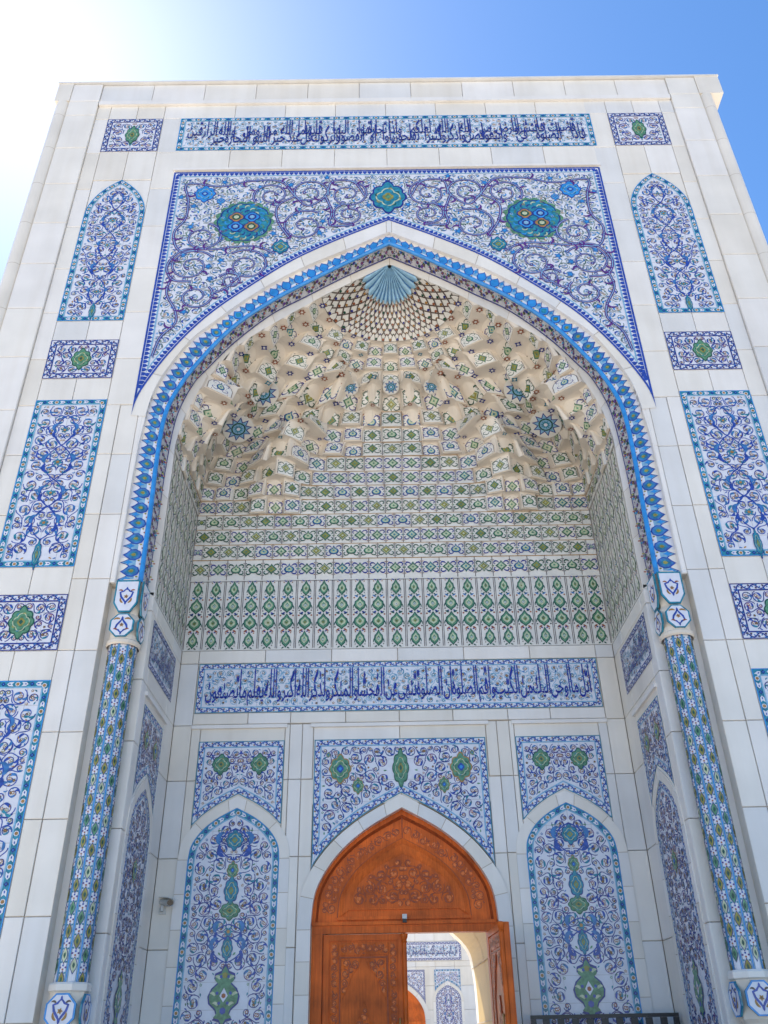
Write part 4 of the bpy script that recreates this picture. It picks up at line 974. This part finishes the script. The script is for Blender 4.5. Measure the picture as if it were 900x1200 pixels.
TZ = [6.40, 6.77, 7.05, 7.34, 7.62, 7.91, 8.19, 8.48, 8.79, 9.08, 9.39, 9.71, 10.02, 10.28, 10.53, 10.76]
MC = [37]*5+[36, 33, 30, 27, 24, 21, 18, 15, 14, 13]
def tile_orn(o, sx, sy, kind, arched):
    """ornament in the unit cell (-.5.. .5), sx, sy = real size in metres"""
    k = min(sx, sy); ux, uy = k/sx, k/sy
    if sx < .13: 
        o.poly([(x*ux, y*uy) for x, y in ((0, -.34), (.2, -.1), (.2, .1), (0, .34), (-.2, .1), (-.2, -.1))], 'dgreen', 2); o.disc((0, 0), .12*ux, 'lgreen', 3, 5, uy/ux); return
    A = (('dgreen', 'green', 'lgreen'), ('dgreen', 'lgreen', 'olive'), ('navy', 'teal', 'lgreen'), ('dgreen', 'green', 'olive'), ('dgreen', 'teal', 'lgreen'))[kind % 5]
    if kind % 3 == 2: og = ((0, -.22), (.2, -.17), (.27, -.03), (.2, .1), (.07, .16), (0, .32), (-.07, .16), (-.2, .1), (-.27, -.03), (-.2, -.17))
    else: og = ((0, -.32), (.07, -.2), (.22, -.07), (.3, 0), (.22, .07), (.07, .2), (0, .32), (-.07, .2), (-.22, .07), (-.3, 0), (-.22, -.07), (-.07, -.2))
    f = lambda q: [(x*ux*q, y*uy*q) for x, y in og]
    o.poly(f(1.12), A[0], 2); o.poly(f(.92), A[1], 3); o.poly(f(.72), A[2], 4); o.poly(f(.26), A[1], 5)
    sp = min(.46/ux, .62); spy = min(.44/uy, .5)
    for a in (1, -1):
        for c in (1, -1):
            pts = [(a*x*ux, c*y*uy) for x, y in ((.12, .2), (.22, .3), (.34, .32), (.42*sp/.46, .24), (.4*sp/.46, .13), (.33, .12))]
            o.ribbon(pts, [.03*ux, .06*ux, .07*ux, .06*ux, .05*ux, .03*ux], A[0] if kind % 2 else 'navy', 2)
            o.disc((a*.43*ux*sp/.46, c*.38*uy), .035*ux, 'rust' if (kind+a) % 2 else 'brown', 2, 5, uy/ux)
    o.disc((.44*ux, 0), .04*ux, A[1], 2, 5); o.disc((-.44*ux, 0), .04*ux, A[1], 2, 5)
for ti in range(len(TZ)-1):
    z0, z1 = TZ[ti], TZ[ti+1]; Mn = MC[ti]; off = .5 if ti % 2 else 0
    o = MB(); NCc = 8; TC = (0, .035, .2, .35, .5, .65, .8, .965, 1)
    edges = [k/Mn for k in range(Mn+1)] if not off else [0]+[(k+.5)/Mn for k in range(Mn)]+[1]
    kinds = [rnd.choice((0, 0, 1, 1, 2, 3, 3, 4, 5, 5)) for _ in range(60)]; fkinds = [rnd.choice((('navy', 4), ('rust', 6), ('navy', 6), ('teal', 4))) for _ in range(60)]
    if z1 < 7.63: edges = sorted(set(edges+[UC, 1-UC]))
    for ci in range(len(edges)-1):
        ua, ub = edges[ci], edges[ci+1]; um = (ua+ub)/2
        if z1 < 7.63 and (um < UC or um > 1-UC): continue
        A = Pd(ua, z0+.01); Bp = Pd(ub, z0+.01)
        sx = math.hypot(Bp[0]-A[0], Bp[1]-A[1])
        if sx < .03: continue
        us = [ua+(ub-ua)*TC[k] for k in range(NCc+1)]
        nxt = [Pd(u, z1+.01) for u in us]; low = [Pd(u, z0+.01) for u in us]
        ov = sum(math.hypot(a[0]-c[0], a[1]-c[1]) for a, c in zip(nxt, low))/len(us)
        s_ = sst((ov-.015)/.10); conc = (.36 if ci % 2 else -.17)*sx*s_
        tx, ty = (Bp[0]-A[0])/sx, (Bp[1]-A[1])/sx
        nx, ny = ty, -tx; mid = ((A[0]+Bp[0])/2, (A[1]+Bp[1])/2)
        if nx*(0-mid[0])+ny*(-2.5-mid[1]) < 0: nx, ny = -nx, -ny
        face = []
        for k in range(NCc+1):
            t = TC[k]
            q = (A[0]*(1-t)+Bp[0]*t, A[1]*(1-t)+Bp[1]*t)
            c = conc*(0 if k in (0, NCc) else 1); face.append((q[0]-nx*c, q[1]-ny*c))
        H = z1-z0
        ft = []
        for k in range(NCc+1):
            t = abs(2*TC[k]-1); ar = 1-.5*t**1.7
            ft.append(z0+H*((1-s_)+s_*(.30+.62*ar)))
        top = []
        for (fx, fy), z, (qx, qy) in zip(face, ft, nxt):
            g = .62*s_*(z-z0)/H; top.append((fx+(qx-fx)*g, fy+(qy-fy)*g))
        half = [((fx+(tx_-fx)*.5), (fy+(ty_-fy)*.5)) for (fx, fy), (tx_, ty_) in zip(face, top)]
        o.grid([[(x, y, z0-.002) for x, y in low], [(x, y, z0-.002) for x, y in face]], 'cream')
        o.grid([[(x, y, z0-.002) for x, y in face], [(x, y, (z0+z)/2) for (x, y), z in zip(half, ft)], [(x, y, z) for (x, y), z in zip(top, ft)]], rnd.choice(('tilew', 'tilew', 'tilew1', 'tilew2')) if s_ < .5 else 'cream')
        rowsx = []
        for a in np.linspace(0, 1, 5):
            hf, vf = 1-math.cos(a*math.pi/2), math.sin(a*math.pi/2)
            rowsx.append([(fx*(1-hf)+nx_*hf, fy*(1-hf)+ny_*hf, z+(z1-z)*vf) for (fx, fy), z, (nx_, ny_) in zip(top, ft, nxt)])
        o.grid(rowsx, 'cream')
        # ornament on the face
        hc = (ft[NCc//2]-z0); hs = (ft[1]-z0)
        kk = 1 if s_ > .35 else 0
        c00, c10 = Vector((*face[kk], z0)), Vector((*face[NCc-kk], z0)); tz = max(ft) if kk else z0+hc
        tm = [Vector(((top[j][0]-face[j][0]), (top[j][1]-face[j][1]), 0)) for j in (kk, NCc//2, NCc-kk)]
        tl = (tm[0]+tm[1]*2+tm[2])/4; eu = c10-c00; ev = tl+Vector((0, 0, hc)); pn = eu.cross(ev).normalized()
        if pn.x*nx+pn.y*ny < 0: pn = -pn
        lift = .004+max(0, -conc) if not kk else .016
        def mp(u, v, h, c00=c00, eu=eu, ev=ev, pn=pn, lift=lift): return tuple(c00+eu*(u+.5)+ev*(v+.5)+pn*(h+lift))
        sx = eu.length; o.map = mp
        if s_ < .35:
            for q in (-.5, .5): o.face([o.P(max(-.5, q-.018), -.5, .003), o.P(min(.5, q+.018), -.5, .003), o.P(min(.5, q+.018), .5, .003), o.P(max(-.5, q-.018), .5, .003)], 'brown') if sx > .1 else None
            o.face([o.P(-.5, .46, .0035), o.P(.5, .46, .0035), o.P(.5, .495, .0035), o.P(-.5, .495, .0035)], 'ochre')
        elif sx > .12:
            plate = [(-.43, -.46), (.43, -.46), (.43, .0), (.36, .2), (.2, .38), (0, .47), (-.2, .38), (-.36, .2), (-.43, .0)]
            n2 = len(plate); pl_ = [(x, y) for x, y in plate]
            for xa, xb in zip((-.43, -.36, -.2, 0, .2, .36), (-.36, -.2, 0, .2, .36, .43)):
                ya = float(np.interp(xa, [-.43, -.36, -.2, 0, .2, .36, .43], [0, .2, .38, .47, .38, .2, 0])); yb = float(np.interp(xb, [-.43, -.36, -.2, 0, .2, .36, .43], [0, .2, .38, .47, .38, .2, 0]))
                o.face([o.P(xa, -.46, .002), o.P(xb, -.46, .002), o.P(xb, yb, .002), o.P(xa, ya, .002)], 'tilew')
                o.face([o.P(xa, ya, .002), o.P(xb, yb, .002), o.P(xb, yb, -.03), o.P(xa, ya, -.03)], 'cream')
            for xa in (-.43, .43): o.face([o.P(xa, -.46, .002), o.P(xa, 0, .002), o.P(xa, 0, -.03), o.P(xa, -.46, -.03)], 'cream')
            o.face([o.P(-.43, -.46, .002), o.P(.43, -.46, .002), o.P(.43, -.46, -.03), o.P(-.43, -.46, -.03)], 'cream')
            ol = [(.43, -.46), (.43, 0), (.36, .2), (.2, .38), (0, .47), (-.2, .38), (-.36, .2), (-.43, 0), (-.43, -.46)]
            o.ribbon(ol, .022, 'brown', 1)
        tile_orn(o, sx, ev.length*(.92 if kk else 1), kinds[min(ci, len(edges)-2-ci)], s_ > .35)
        # a star or sprig on wide cell soffits
        if ov > .16 and sx > .1:
            k = NCc//2; a = rowsx[3][k]; c_ = rowsx[4][k]; l_ = rowsx[4][k-2]; r__ = rowsx[4][k+2]
            ce = Vector(rowsx[3][k])*.6+Vector(rowsx[4][k])*.4; du = (Vector(r__)-Vector(l_)); du.normalize(); dv = Vector(a)-Vector(c_)
            dv = (dv-du*dv.dot(du)); 
            if dv.length > 1e-4:
                dv.normalize(); nn = du.cross(dv); nn = nn if nn.z < 0 else -nn
                o.map = lambda u, v, h: tuple(ce+du*u+dv*v+nn*(h+.012))
                fk = fkinds[min(ci, len(edges)-2-ci)]; o.flower((0, 0), min(.07, ov*.3), fk[0], 'tilew', fk[1], 2)
    o.build('muqarnas_tier', VT)

# star roundels under the squinch ceilings
def star(loc, r, tilt, rz):
    o = MB(lambda u, v, h: (u, -h, v))
    n = 10
    def ring(r0, r1, m, l): o.poly([((r0 if k % 2 == 0 else r1)*math.cos(math.pi*k/n), (r0 if k % 2 == 0 else r1)*math.sin(math.pi*k/n)) for k in range(2*n)], m, l)
    o.poly([(r*1.12*math.cos(math.pi*k/12), r*1.12*math.sin(math.pi*k/12)) for k in range(24)], 'tilew', 0)
    ring(r, r*.62, 'navy', 1); ring(r*.85, r*.52, 'sky', 2); o.disc((0, 0), r*.52, 'dgreen', 3, 16); o.disc((0, 0), r*.42, 'sky', 4, 10); ring(r*.36, r*.2, 'teal', 5); o.disc((0, 0), r*.14, 'white', 6, 8)
    ob = o.build('star_roundel', VT, loc); ob.rotation_euler = (R(tilt), 0, rz); return ob
for sg in (1, -1):
    star((sg*2.22, 1.50, 9.70), .24, 62, sg*R(-28)); star((sg*2.62, 1.62, 9.02), .24, 66, sg*R(-38))
for x in (-.72, 0, .72): star((x, 1.72, 9.99), .13, 62, 0)

# lattice half dome and blue fan
ld = MB()
ZL = np.linspace(10.76, 11.34, 13)
NU = 60
def PL(u, v): z = 10.76+(11.34-10.76)*v; x, y = P0(u, z); return x, y, z
ld.grid([[PL(k/NU, v) for k in range(NU+1)] for v in np.linspace(0, 1, 13)], 'tilew')
def lmap(u, v, h):
    x, y, z = PL(u, v); d = Vector((-x, -1.2-y, 9.2-z)).normalized(); return (x+d.x*(h+.004), y+d.y*(h+.004), z+d.z*(h+.004))
ld.map = lmap
nd = 22
for k in range(-6, nd+7):
    for s in (1, -1):
        pts = [((k+s*4.2*t**.9)/nd, .0+t) for t in np.linspace(0, 1, 20)]
        pts = [p for p in pts if 0 <= p[0] <= 1]
        if len(pts) > 2:
            L_ = [lmap(u-.0042, v, .004 if s > 0 else .005) for u, v in pts]; R_ = [lmap(u+.0042, v, .004 if s > 0 else .005) for u, v in pts]
            ld.grid([L_, R_], 'brown')
for j in range(9):
    for k in range(nd):
        v = ((j+.5)/8.4)**1.1; u = (k+(.5 if j % 2 else 0))/nd
        if v < .97 and .01 < u < .99:
            ld.face([lmap(u+.008*math.cos(a), v+.027*math.sin(a), .006) for a in np.linspace(0, 5.2, 6)], ('rust', 'ochre', 'navy', 'rust', 'dgreen')[(j*3+k) % 5])
for k in range(nd):
    u = (k+.5)/nd
    ld.face([lmap(u+x, v, .007) for x, v in ((-.018, 0), (.018, 0), (.014, .09), (0, .17), (-.014, .09))], 'brown')
    ld.face([lmap(u+x*.82, v*.86+.004, .008) for x, v in ((-.018, 0), (.018, 0), (.014, .09), (0, .17), (-.014, .09))], 'tilew')
ld.build('lattice_dome', VT)
fn = MB(); nb = 15; NB = nb*6
def fanp(u, t):
    zz_ = 11.27+(11.525-11.27)*t-.055*abs(math.sin(nb*math.pi*u))*(1-t)
    x, y = P0(u, zz_); d = Vector((-x*.6, -1.0, -1.0)).normalized(); k = .012+(.012+.055*(1-t))*abs(math.sin(nb*math.pi*u))**.8
    return (x+d.x*k, y+d.y*k, zz_+d.z*k)
fn.grid([[fanp(k/NB, t) for k in range(NB+1)] for t in np.linspace(0, 1, 8)], 'fan')
for k in range(nb+1):
    u = k/nb
    fn.grid([[tuple(Vector(fanp(max(0, u-.006*(1-t*.5)), t))+Vector((0, -.008, -.008))) for t in np.linspace(0, .9, 7)], [tuple(Vector(fanp(min(1, u+.006*(1-t*.5)), t))+Vector((0, -.008, -.008))) for t in np.linspace(0, .9, 7)]], 'blue')
fn.build('fan_shell', VT)

# ================================================================== door
DY = YB+.16
dr = MB()
def fillarch(mb, arc, z0, y, m):
    for sg in (1, -1):
        for a, c in zip(arc, arc[1:]):
            if abs(a[0]-c[0]) < 1e-6: continue
            mb.face([(sg*a[0], y, z0), (sg*c[0], y, z0), (sg*c[0], y, c[1]), (sg*a[0], y, a[1])], m)
fillarch(dr, arch_right(1.215, 1.40, 2.845, 6), 1.40, DY, 'wood')
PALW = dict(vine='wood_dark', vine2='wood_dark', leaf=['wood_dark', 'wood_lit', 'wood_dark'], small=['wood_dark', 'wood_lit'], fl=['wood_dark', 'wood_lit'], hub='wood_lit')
dr.map = lambda u, v, h: (u, DY-.006-h*.6, v)
a_ = arch_right(.68, 1.62, 2.24, 6); arabesque(dr, [(-.68, 1.62), (.68, 1.62)]+a_[1:]+mirror(a_)[::-1][1:-1], PALW, .085, .022, True, (), .010, 51)
a1_, a2_ = arch_right(1.09, 1.53, 2.66, 6), arch_right(.90, 1.53, 2.50, 6)
dr.map = lambda u, v, h: (u, DY-h*.6, v)
arabesque(dr, a1_+a2_[::-1], PALW, .06, .02, False, (), .010, 52); arabesque(dr, mirror(a1_[::-1]+a2_), PALW, .06, .02, False, (), .010, 52)
def archstrip(mb, a0, a1, y0, y1, m):
    for sg in (1, -1):
        A = [(sg*x, y0, z) for x, z in a0]; B = [(sg*x, y1, z) for x, z in a1]; mb.grid([A, B], m)
o1 = arch_right(1.215, 1.40, 2.845, 6); o2 = arch_right(1.16, 1.44, 2.77, 6); o3 = arch_right(1.13, 1.45, 2.73, 6)
archstrip(dr, o1, o2, DY-.05, DY-.05, 'wood'); archstrip(dr, o2, o3, DY-.05, DY-.002, 'wood_dark')
i1 = arch_right(.87, 1.49, 2.47, 6); i2 = arch_right(.80, 1.53, 2.39, 6); i3 = arch_right(.70, 1.60, 2.27, 6)
archstrip(dr, i1, i2, DY-.012, DY-.035, 'wood'); archstrip(dr, i2, i3, DY-.035, DY-.006, 'wood')
archstrip(dr, [(x*1.012, z+.006) for x, z in i1], i1, DY-.004, DY-.004, 'wood_dark')
dr.box((-.87, DY-.03, 1.46), (.87, DY-.002, 1.50), 'wood'); dr.box((-.72, DY-.02, 1.58), (.72, DY-.003, 1.60), 'wood'); dr.box((-.006, DY-.012, 2.46), (.006, DY-.001, 2.75), 'wood_dark')
dr.box((-1.2, DY-.07, 1.395), (1.2, DY+.1, 1.435), 'wood'); dr.box((-1.2, DY-.05, 1.30), (1.2, DY+.1, 1.393), 'wood')
for sg in (1, -1): dr.box((min(sg*1.06, sg*1.2), DY-.05, PZ), (max(sg*1.06, sg*1.2), DY+.1, 1.298), 'wood')
door = dr.build('door_frame', portal, label='orange brown carved wood door frame with pointed tympanum')
def leafmesh():
    """leaf 1.05 wide, hinge at u = 0, outside face towards -y"""
    o = MB(); H = 1.295-PZ-.02; z0 = PZ+.015; W_ = 1.055
    o.box((0, 0, z0), (W_, .055, z0+H), 'wood')
    for y, s in ((0, -1), (.055, 1)):
        def bar(x0, x1, za, zb, t, m): o.box((x0, y if s > 0 else y-t, za), (x1, y+t if s > 0 else y, zb), m)
        bar(.01, .08, z0, z0+H, .018, 'wood'); bar(W_-.09, W_-.02, z0, z0+H, .018, 'wood'); bar(.081, W_-.091, z0+H-.07, z0+H, .018, 'wood'); bar(.081, W_-.091, z0, z0+.1, .018, 'wood')
        bar(.10, .20, z0+.12, z0+H-.09, .010, 'carved'); bar(W_-.21, W_-.11, z0+.12, z0+H-.09, .010, 'carved'); bar(.205, W_-.215, z0+H-.235, z0+H-.095, .010, 'carved')
        bar(.215, .23, z0+.2, z0+H-.25, .012, 'wood_dark'); bar(W_-.24, W_-.225, z0+.2, z0+H-.25, .012, 'wood_dark'); bar(.231, W_-.241, z0+H-.27, z0+H-.255, .012, 'wood_dark')
        # carved corner fillets
        for sgx in (1, -1):
            cx = .235 if sgx == 1 else W_-.245; top = z0+H-.275
            yy = y-.014 if s < 0 else y+.014
            pts = [(cx, top), (cx+sgx*.26, top), (cx+sgx*.22, top-.1), (cx+sgx*.13, top-.2), (cx+sgx*.09, top-.32), (cx+sgx*.03, top-.42), (cx, top-.46)]
            o.face([(x, yy, z) for x, z in pts], 'carved')
            for a, c in zip(pts, pts[1:]+pts[:1]): o.face([(a[0], yy, a[1]), (c[0], yy, c[1]), (c[0], y, c[1]), (a[0], y, a[1])], 'wood_dark')
            for k in range(4):
                px, pz = cx+sgx*(.05+.045*k), top-.05-.02*k
                nn = [(px+.03*math.cos(a)*(1-a/9), pz+.03*math.sin(a)*(1-a/9)) for a in np.linspace(0, 7, 12)]
                o.grid([[(x, yy-.006*(1 if s < 0 else -1), z) for x, z in nn], [(x*.999+px*.001+.006, yy-.006*(1 if s < 0 else -1), z) for x, z in nn]], 'wood_dark')
        # large carved medallion in the middle field
        pts = [(W_/2+x*.24, z0+H*.36+zz*.62) for x, zz in ((0, 1), (.2, .72), (.5, .6), (.55, .38), (1, .2), (1, -.2), (.55, -.38), (.5, -.6), (.2, -.72), (0, -1), (-.2, -.72), (-.5, -.6), (-.55, -.38), (-1, -.2), (-1, .2), (-.55, .38), (-.5, .6), (-.2, .72))]
        yy = y-.014 if s < 0 else y+.014
        o.face([(x, yy, z) for x, z in pts], 'carved')
        for a, c in zip(pts, pts[1:]+pts[:1]): o.face([(a[0], yy, a[1]), (c[0], yy, c[1]), (c[0], y, c[1]), (a[0], y, a[1])], 'wood_dark')
    for y, s in ((0, -1), (.055, 1)):
        if s > 0: continue
        o.map = lambda u, v, h: (u, y-.011-h*.6, v)
        for rc in ((.105, z0+.125, .195, z0+H-.095), (W_-.205, z0+.125, W_-.115, z0+H-.095), (.215, z0+H-.23, W_-.225, z0+H-.10)):
            arabesque(o, [(rc[0], rc[1]), (rc[2], rc[1]), (rc[2], rc[3]), (rc[0], rc[3])], PALW, .042, .018, False, (), .009, 53)
        o.map = lambda u, v, h: (u, y-.016-h*.6, v)
        arabesque(o, [(x, zq) for x, zq in pts][::-1], PALW, .06, .018, False, (), .009, 54)
        for sgx in (1, -1):
            cx = .24 if sgx == 1 else W_-.25; top = z0+H-.28
            q_ = [(cx, top), (cx+sgx*.25, top), (cx+sgx*.21, top-.1), (cx+sgx*.12, top-.2), (cx+sgx*.08, top-.32), (cx+sgx*.02, top-.42), (cx, top-.44)]
            arabesque(o, q_ if sgx < 0 else q_[::-1], PALW, .05, .016, False, (), .009, 55)
    return o
lf = leafmesh().build('door_leaf', door, (-1.057, DY, 0))
as_ = MB()
prof = [(.03, PZ+.02), (.03, 1.18), (.04, 1.2), (.03, 1.21), (.045, 1.25), (.05, 1.285), (.02, 1.295)]
as_.lathe(prof, 'wood', (1.045, -.03), 12); as_.build('astragal', lf)
ha = MB(); ha.lathe([(.012, .05), (.012, .35)], 'ochre', (.97, -.065), 10); ha.box((.962, -.066, .06), (.978, 0, .085), 'ochre'); ha.box((.962, -.066, .315), (.978, 0, .34), 'ochre'); ha.build('handle', lf)
rf = copy_tree(lf, door, (1.075, DY-.02, 0), R(-86))
rf['label'] = 'open door leaf swung outward'
se = MB(); se.box((-.03, -.05, 0), (.03, 0, .055), 'grey'); se.box((-.026, -.056, -.045), (.026, 0, -.001), 'black')
so_ = se.build('door_sensor', None, (.0, DY-.072, 1.455)); so_['label'] = 'small grey and black sensor box on the beam above the door'; so_['category'] = 'sensor'

# ================================================================== security camera, railing
sec = thing('security_camera', 'white bullet camera on the pale wall left of the arched panel', 'camera', (-3.13, YB, 1.58))
q = MB(); q.box((-.045, -.02, -.03), (.045, 0, .05), 'grey'); q.lathe([(.0, .0), (.022, .0), (.022, .07), (0, .07)], 'grey', (0, -.05), 12); q.box((-.018, -.06, .0), (.018, -.018, .03), 'grey'); q.build('bracket', sec)
q = MB(); n = 16
for y0, y1, r0, r1, m in ((-.20, .05, .052, .052, 'grey'), (.05, .051, .052, 0, 'grey'), (-.20, -.185, .052, .044, 'grey'), (-.185, -.184, .044, 0, 'glass')):
    q.grid([[(r*math.cos(2*math.pi*k/n), y, .115+r*.85*math.sin(2*math.pi*k/n)) for k in range(n)] for y, r in ((y0, r0), (y1, r1))], m, True)
hb = q.build('housing', sec); hb.rotation_euler = (R(8), 0, R(38))
q = MB(); q.box((-.06, -.235, .166), (.06, .05, .176), 'grey'); q.build('sunshield', hb)

rail = thing('railing', 'black metal railing in front of the right arched tile panel', 'railing', (2.34, 1.85, PZ))
q = MB(); q.box((-.88, -.025, 1.15), (.88, .025, 1.19), 'black'); q.build('top_rail', rail)
q = MB(); q.box((-.86, -.012, .1), (.86, .012, .13), 'black'); q.build('bottom_rail', rail)
q = MB(); q.box((-.86, -.012, 1.02), (.86, .012, 1.05), 'black'); q.build('middle_rail', rail)
post = MB(); post.box((-.03, -.03, 0), (.03, .03, 1.148), 'black'); post.box((-.06, -.06, 0), (.06, .06, .012), 'black'); po = post.build('post', rail, (-.85, 0, 0)); copy_tree(po, rail, (.85, 0, 0))
bl = MB(); bl.box((-.022, -.01, .132), (.022, .01, 1.018), 'black'); bl.box((-.04, -.014, 1.052), (.04, .014, 1.148), 'black'); ba = bl.build('baluster', rail, (-.7, 0, 0))
for k in range(1, 9): copy_tree(ba, rail, (-.7+k*.175, 0, 0))

# ================================================================== courtyard portal seen through the open door
court = thing('courtyard_building', 'pale stone courtyard wall with tile panels seen through the open door', 'building', (0, 30, 0))
q = MB(); q.box((-7, .03, GZ), (9, 4, 9), 'joint')
zz = [GZ, -.7, .4, 1.4, 2.26, 2.95, 3.15, 3.9, 4.25, 5.2, 6.2, 7.2, 8.2, 9]
for z0, z1 in zip(zz, zz[1:]):
    for k in range(20): q.slab(-7+k*.8, -6.2+k*.8, z0, z1, 0, st(), .03)
q.build('wall', court)
a = panel('inscription_panel', court, (.2, -.02, 3.18), 0, rect(5.4, .68), .08, 'grey', PAL_CAL, 41, 0.075, 0.031, sym=False, wv=0.0109)
i_ = inscription(a, INNER, 5.1, .46, 'navy', tiers=False); i_.location = (0, 0, .11)
pa_ = panel('arched_panel', court, (2.28, -.02, 0), 0, archpoly(.51, -1.2, 1.75, 2.28), .08, 'grey', PAL_GREY, 42, 0.081, 0.028, wv=0.0141, axis=[(.9, 1.5, .15), (1.5, 2.0, .12)])
pb_ = panel('spandrel_panel', court, (2.28, -.02, 0), 0, spandrelpoly(.53, 2.84, 2.0, arch_right(.64, 1.75, 2.44, 8)), .06, 'teal', PAL_TEAL, 43, 0.068, 0.028, wv=0.0125)
archband(court, 'arch_band', [(.51, -1.2)]+arch_right(.512, 1.75, 2.282, 6), [(.62, -1.2)]+arch_right(.62, 1.75, 2.42, 6), -.03, .02, 2.28)
copy_tree(pa_, court, (-2.28, -.02, 0)); copy_tree(pb_, court, (-2.28, -.02, 0))
panel('door_spandrel_panel', court, (0.1, -.02, 0), 0, spandrelpoly(1.25, 2.84, 1.6, arch_right(1.42, 1.0, 2.62, 8)), .06, 'grey', PAL, 44, 0.087, 0.031, wv=0.0125)
archband(court, 'door_arch_band', [(1.22, GZ)]+arch_right(1.22, 1.0, 2.42, 6), [(1.4, GZ)]+arch_right(1.4, 1.0, 2.6, 6), -.03, .1, .1)
d2 = MB(); fillarch(d2, [(1.22, GZ)]+arch_right(1.22, 1.0, 2.42, 6), GZ, -.024, 'wood')
archstrip(d2, arch_right(1.22, 1.0, 2.42, 6), arch_right(1.05, 1.0, 2.2, 6), -.05, -.05, 'wood'); archstrip(d2, arch_right(.98, 1.02, 2.1, 6), arch_right(.8, 1.1, 1.9, 6), -.03, -.03, 'carved')
d2.box((-1.2, -.09, .93), (1.2, -.03, 1.02), 'wood'); d2.build('door', court, (.1, 0, 0))
print('verts', sum(len(o.data.vertices) for o in bpy.data.objects if o.type == 'MESH'), 'objs', len(bpy.data.objects))
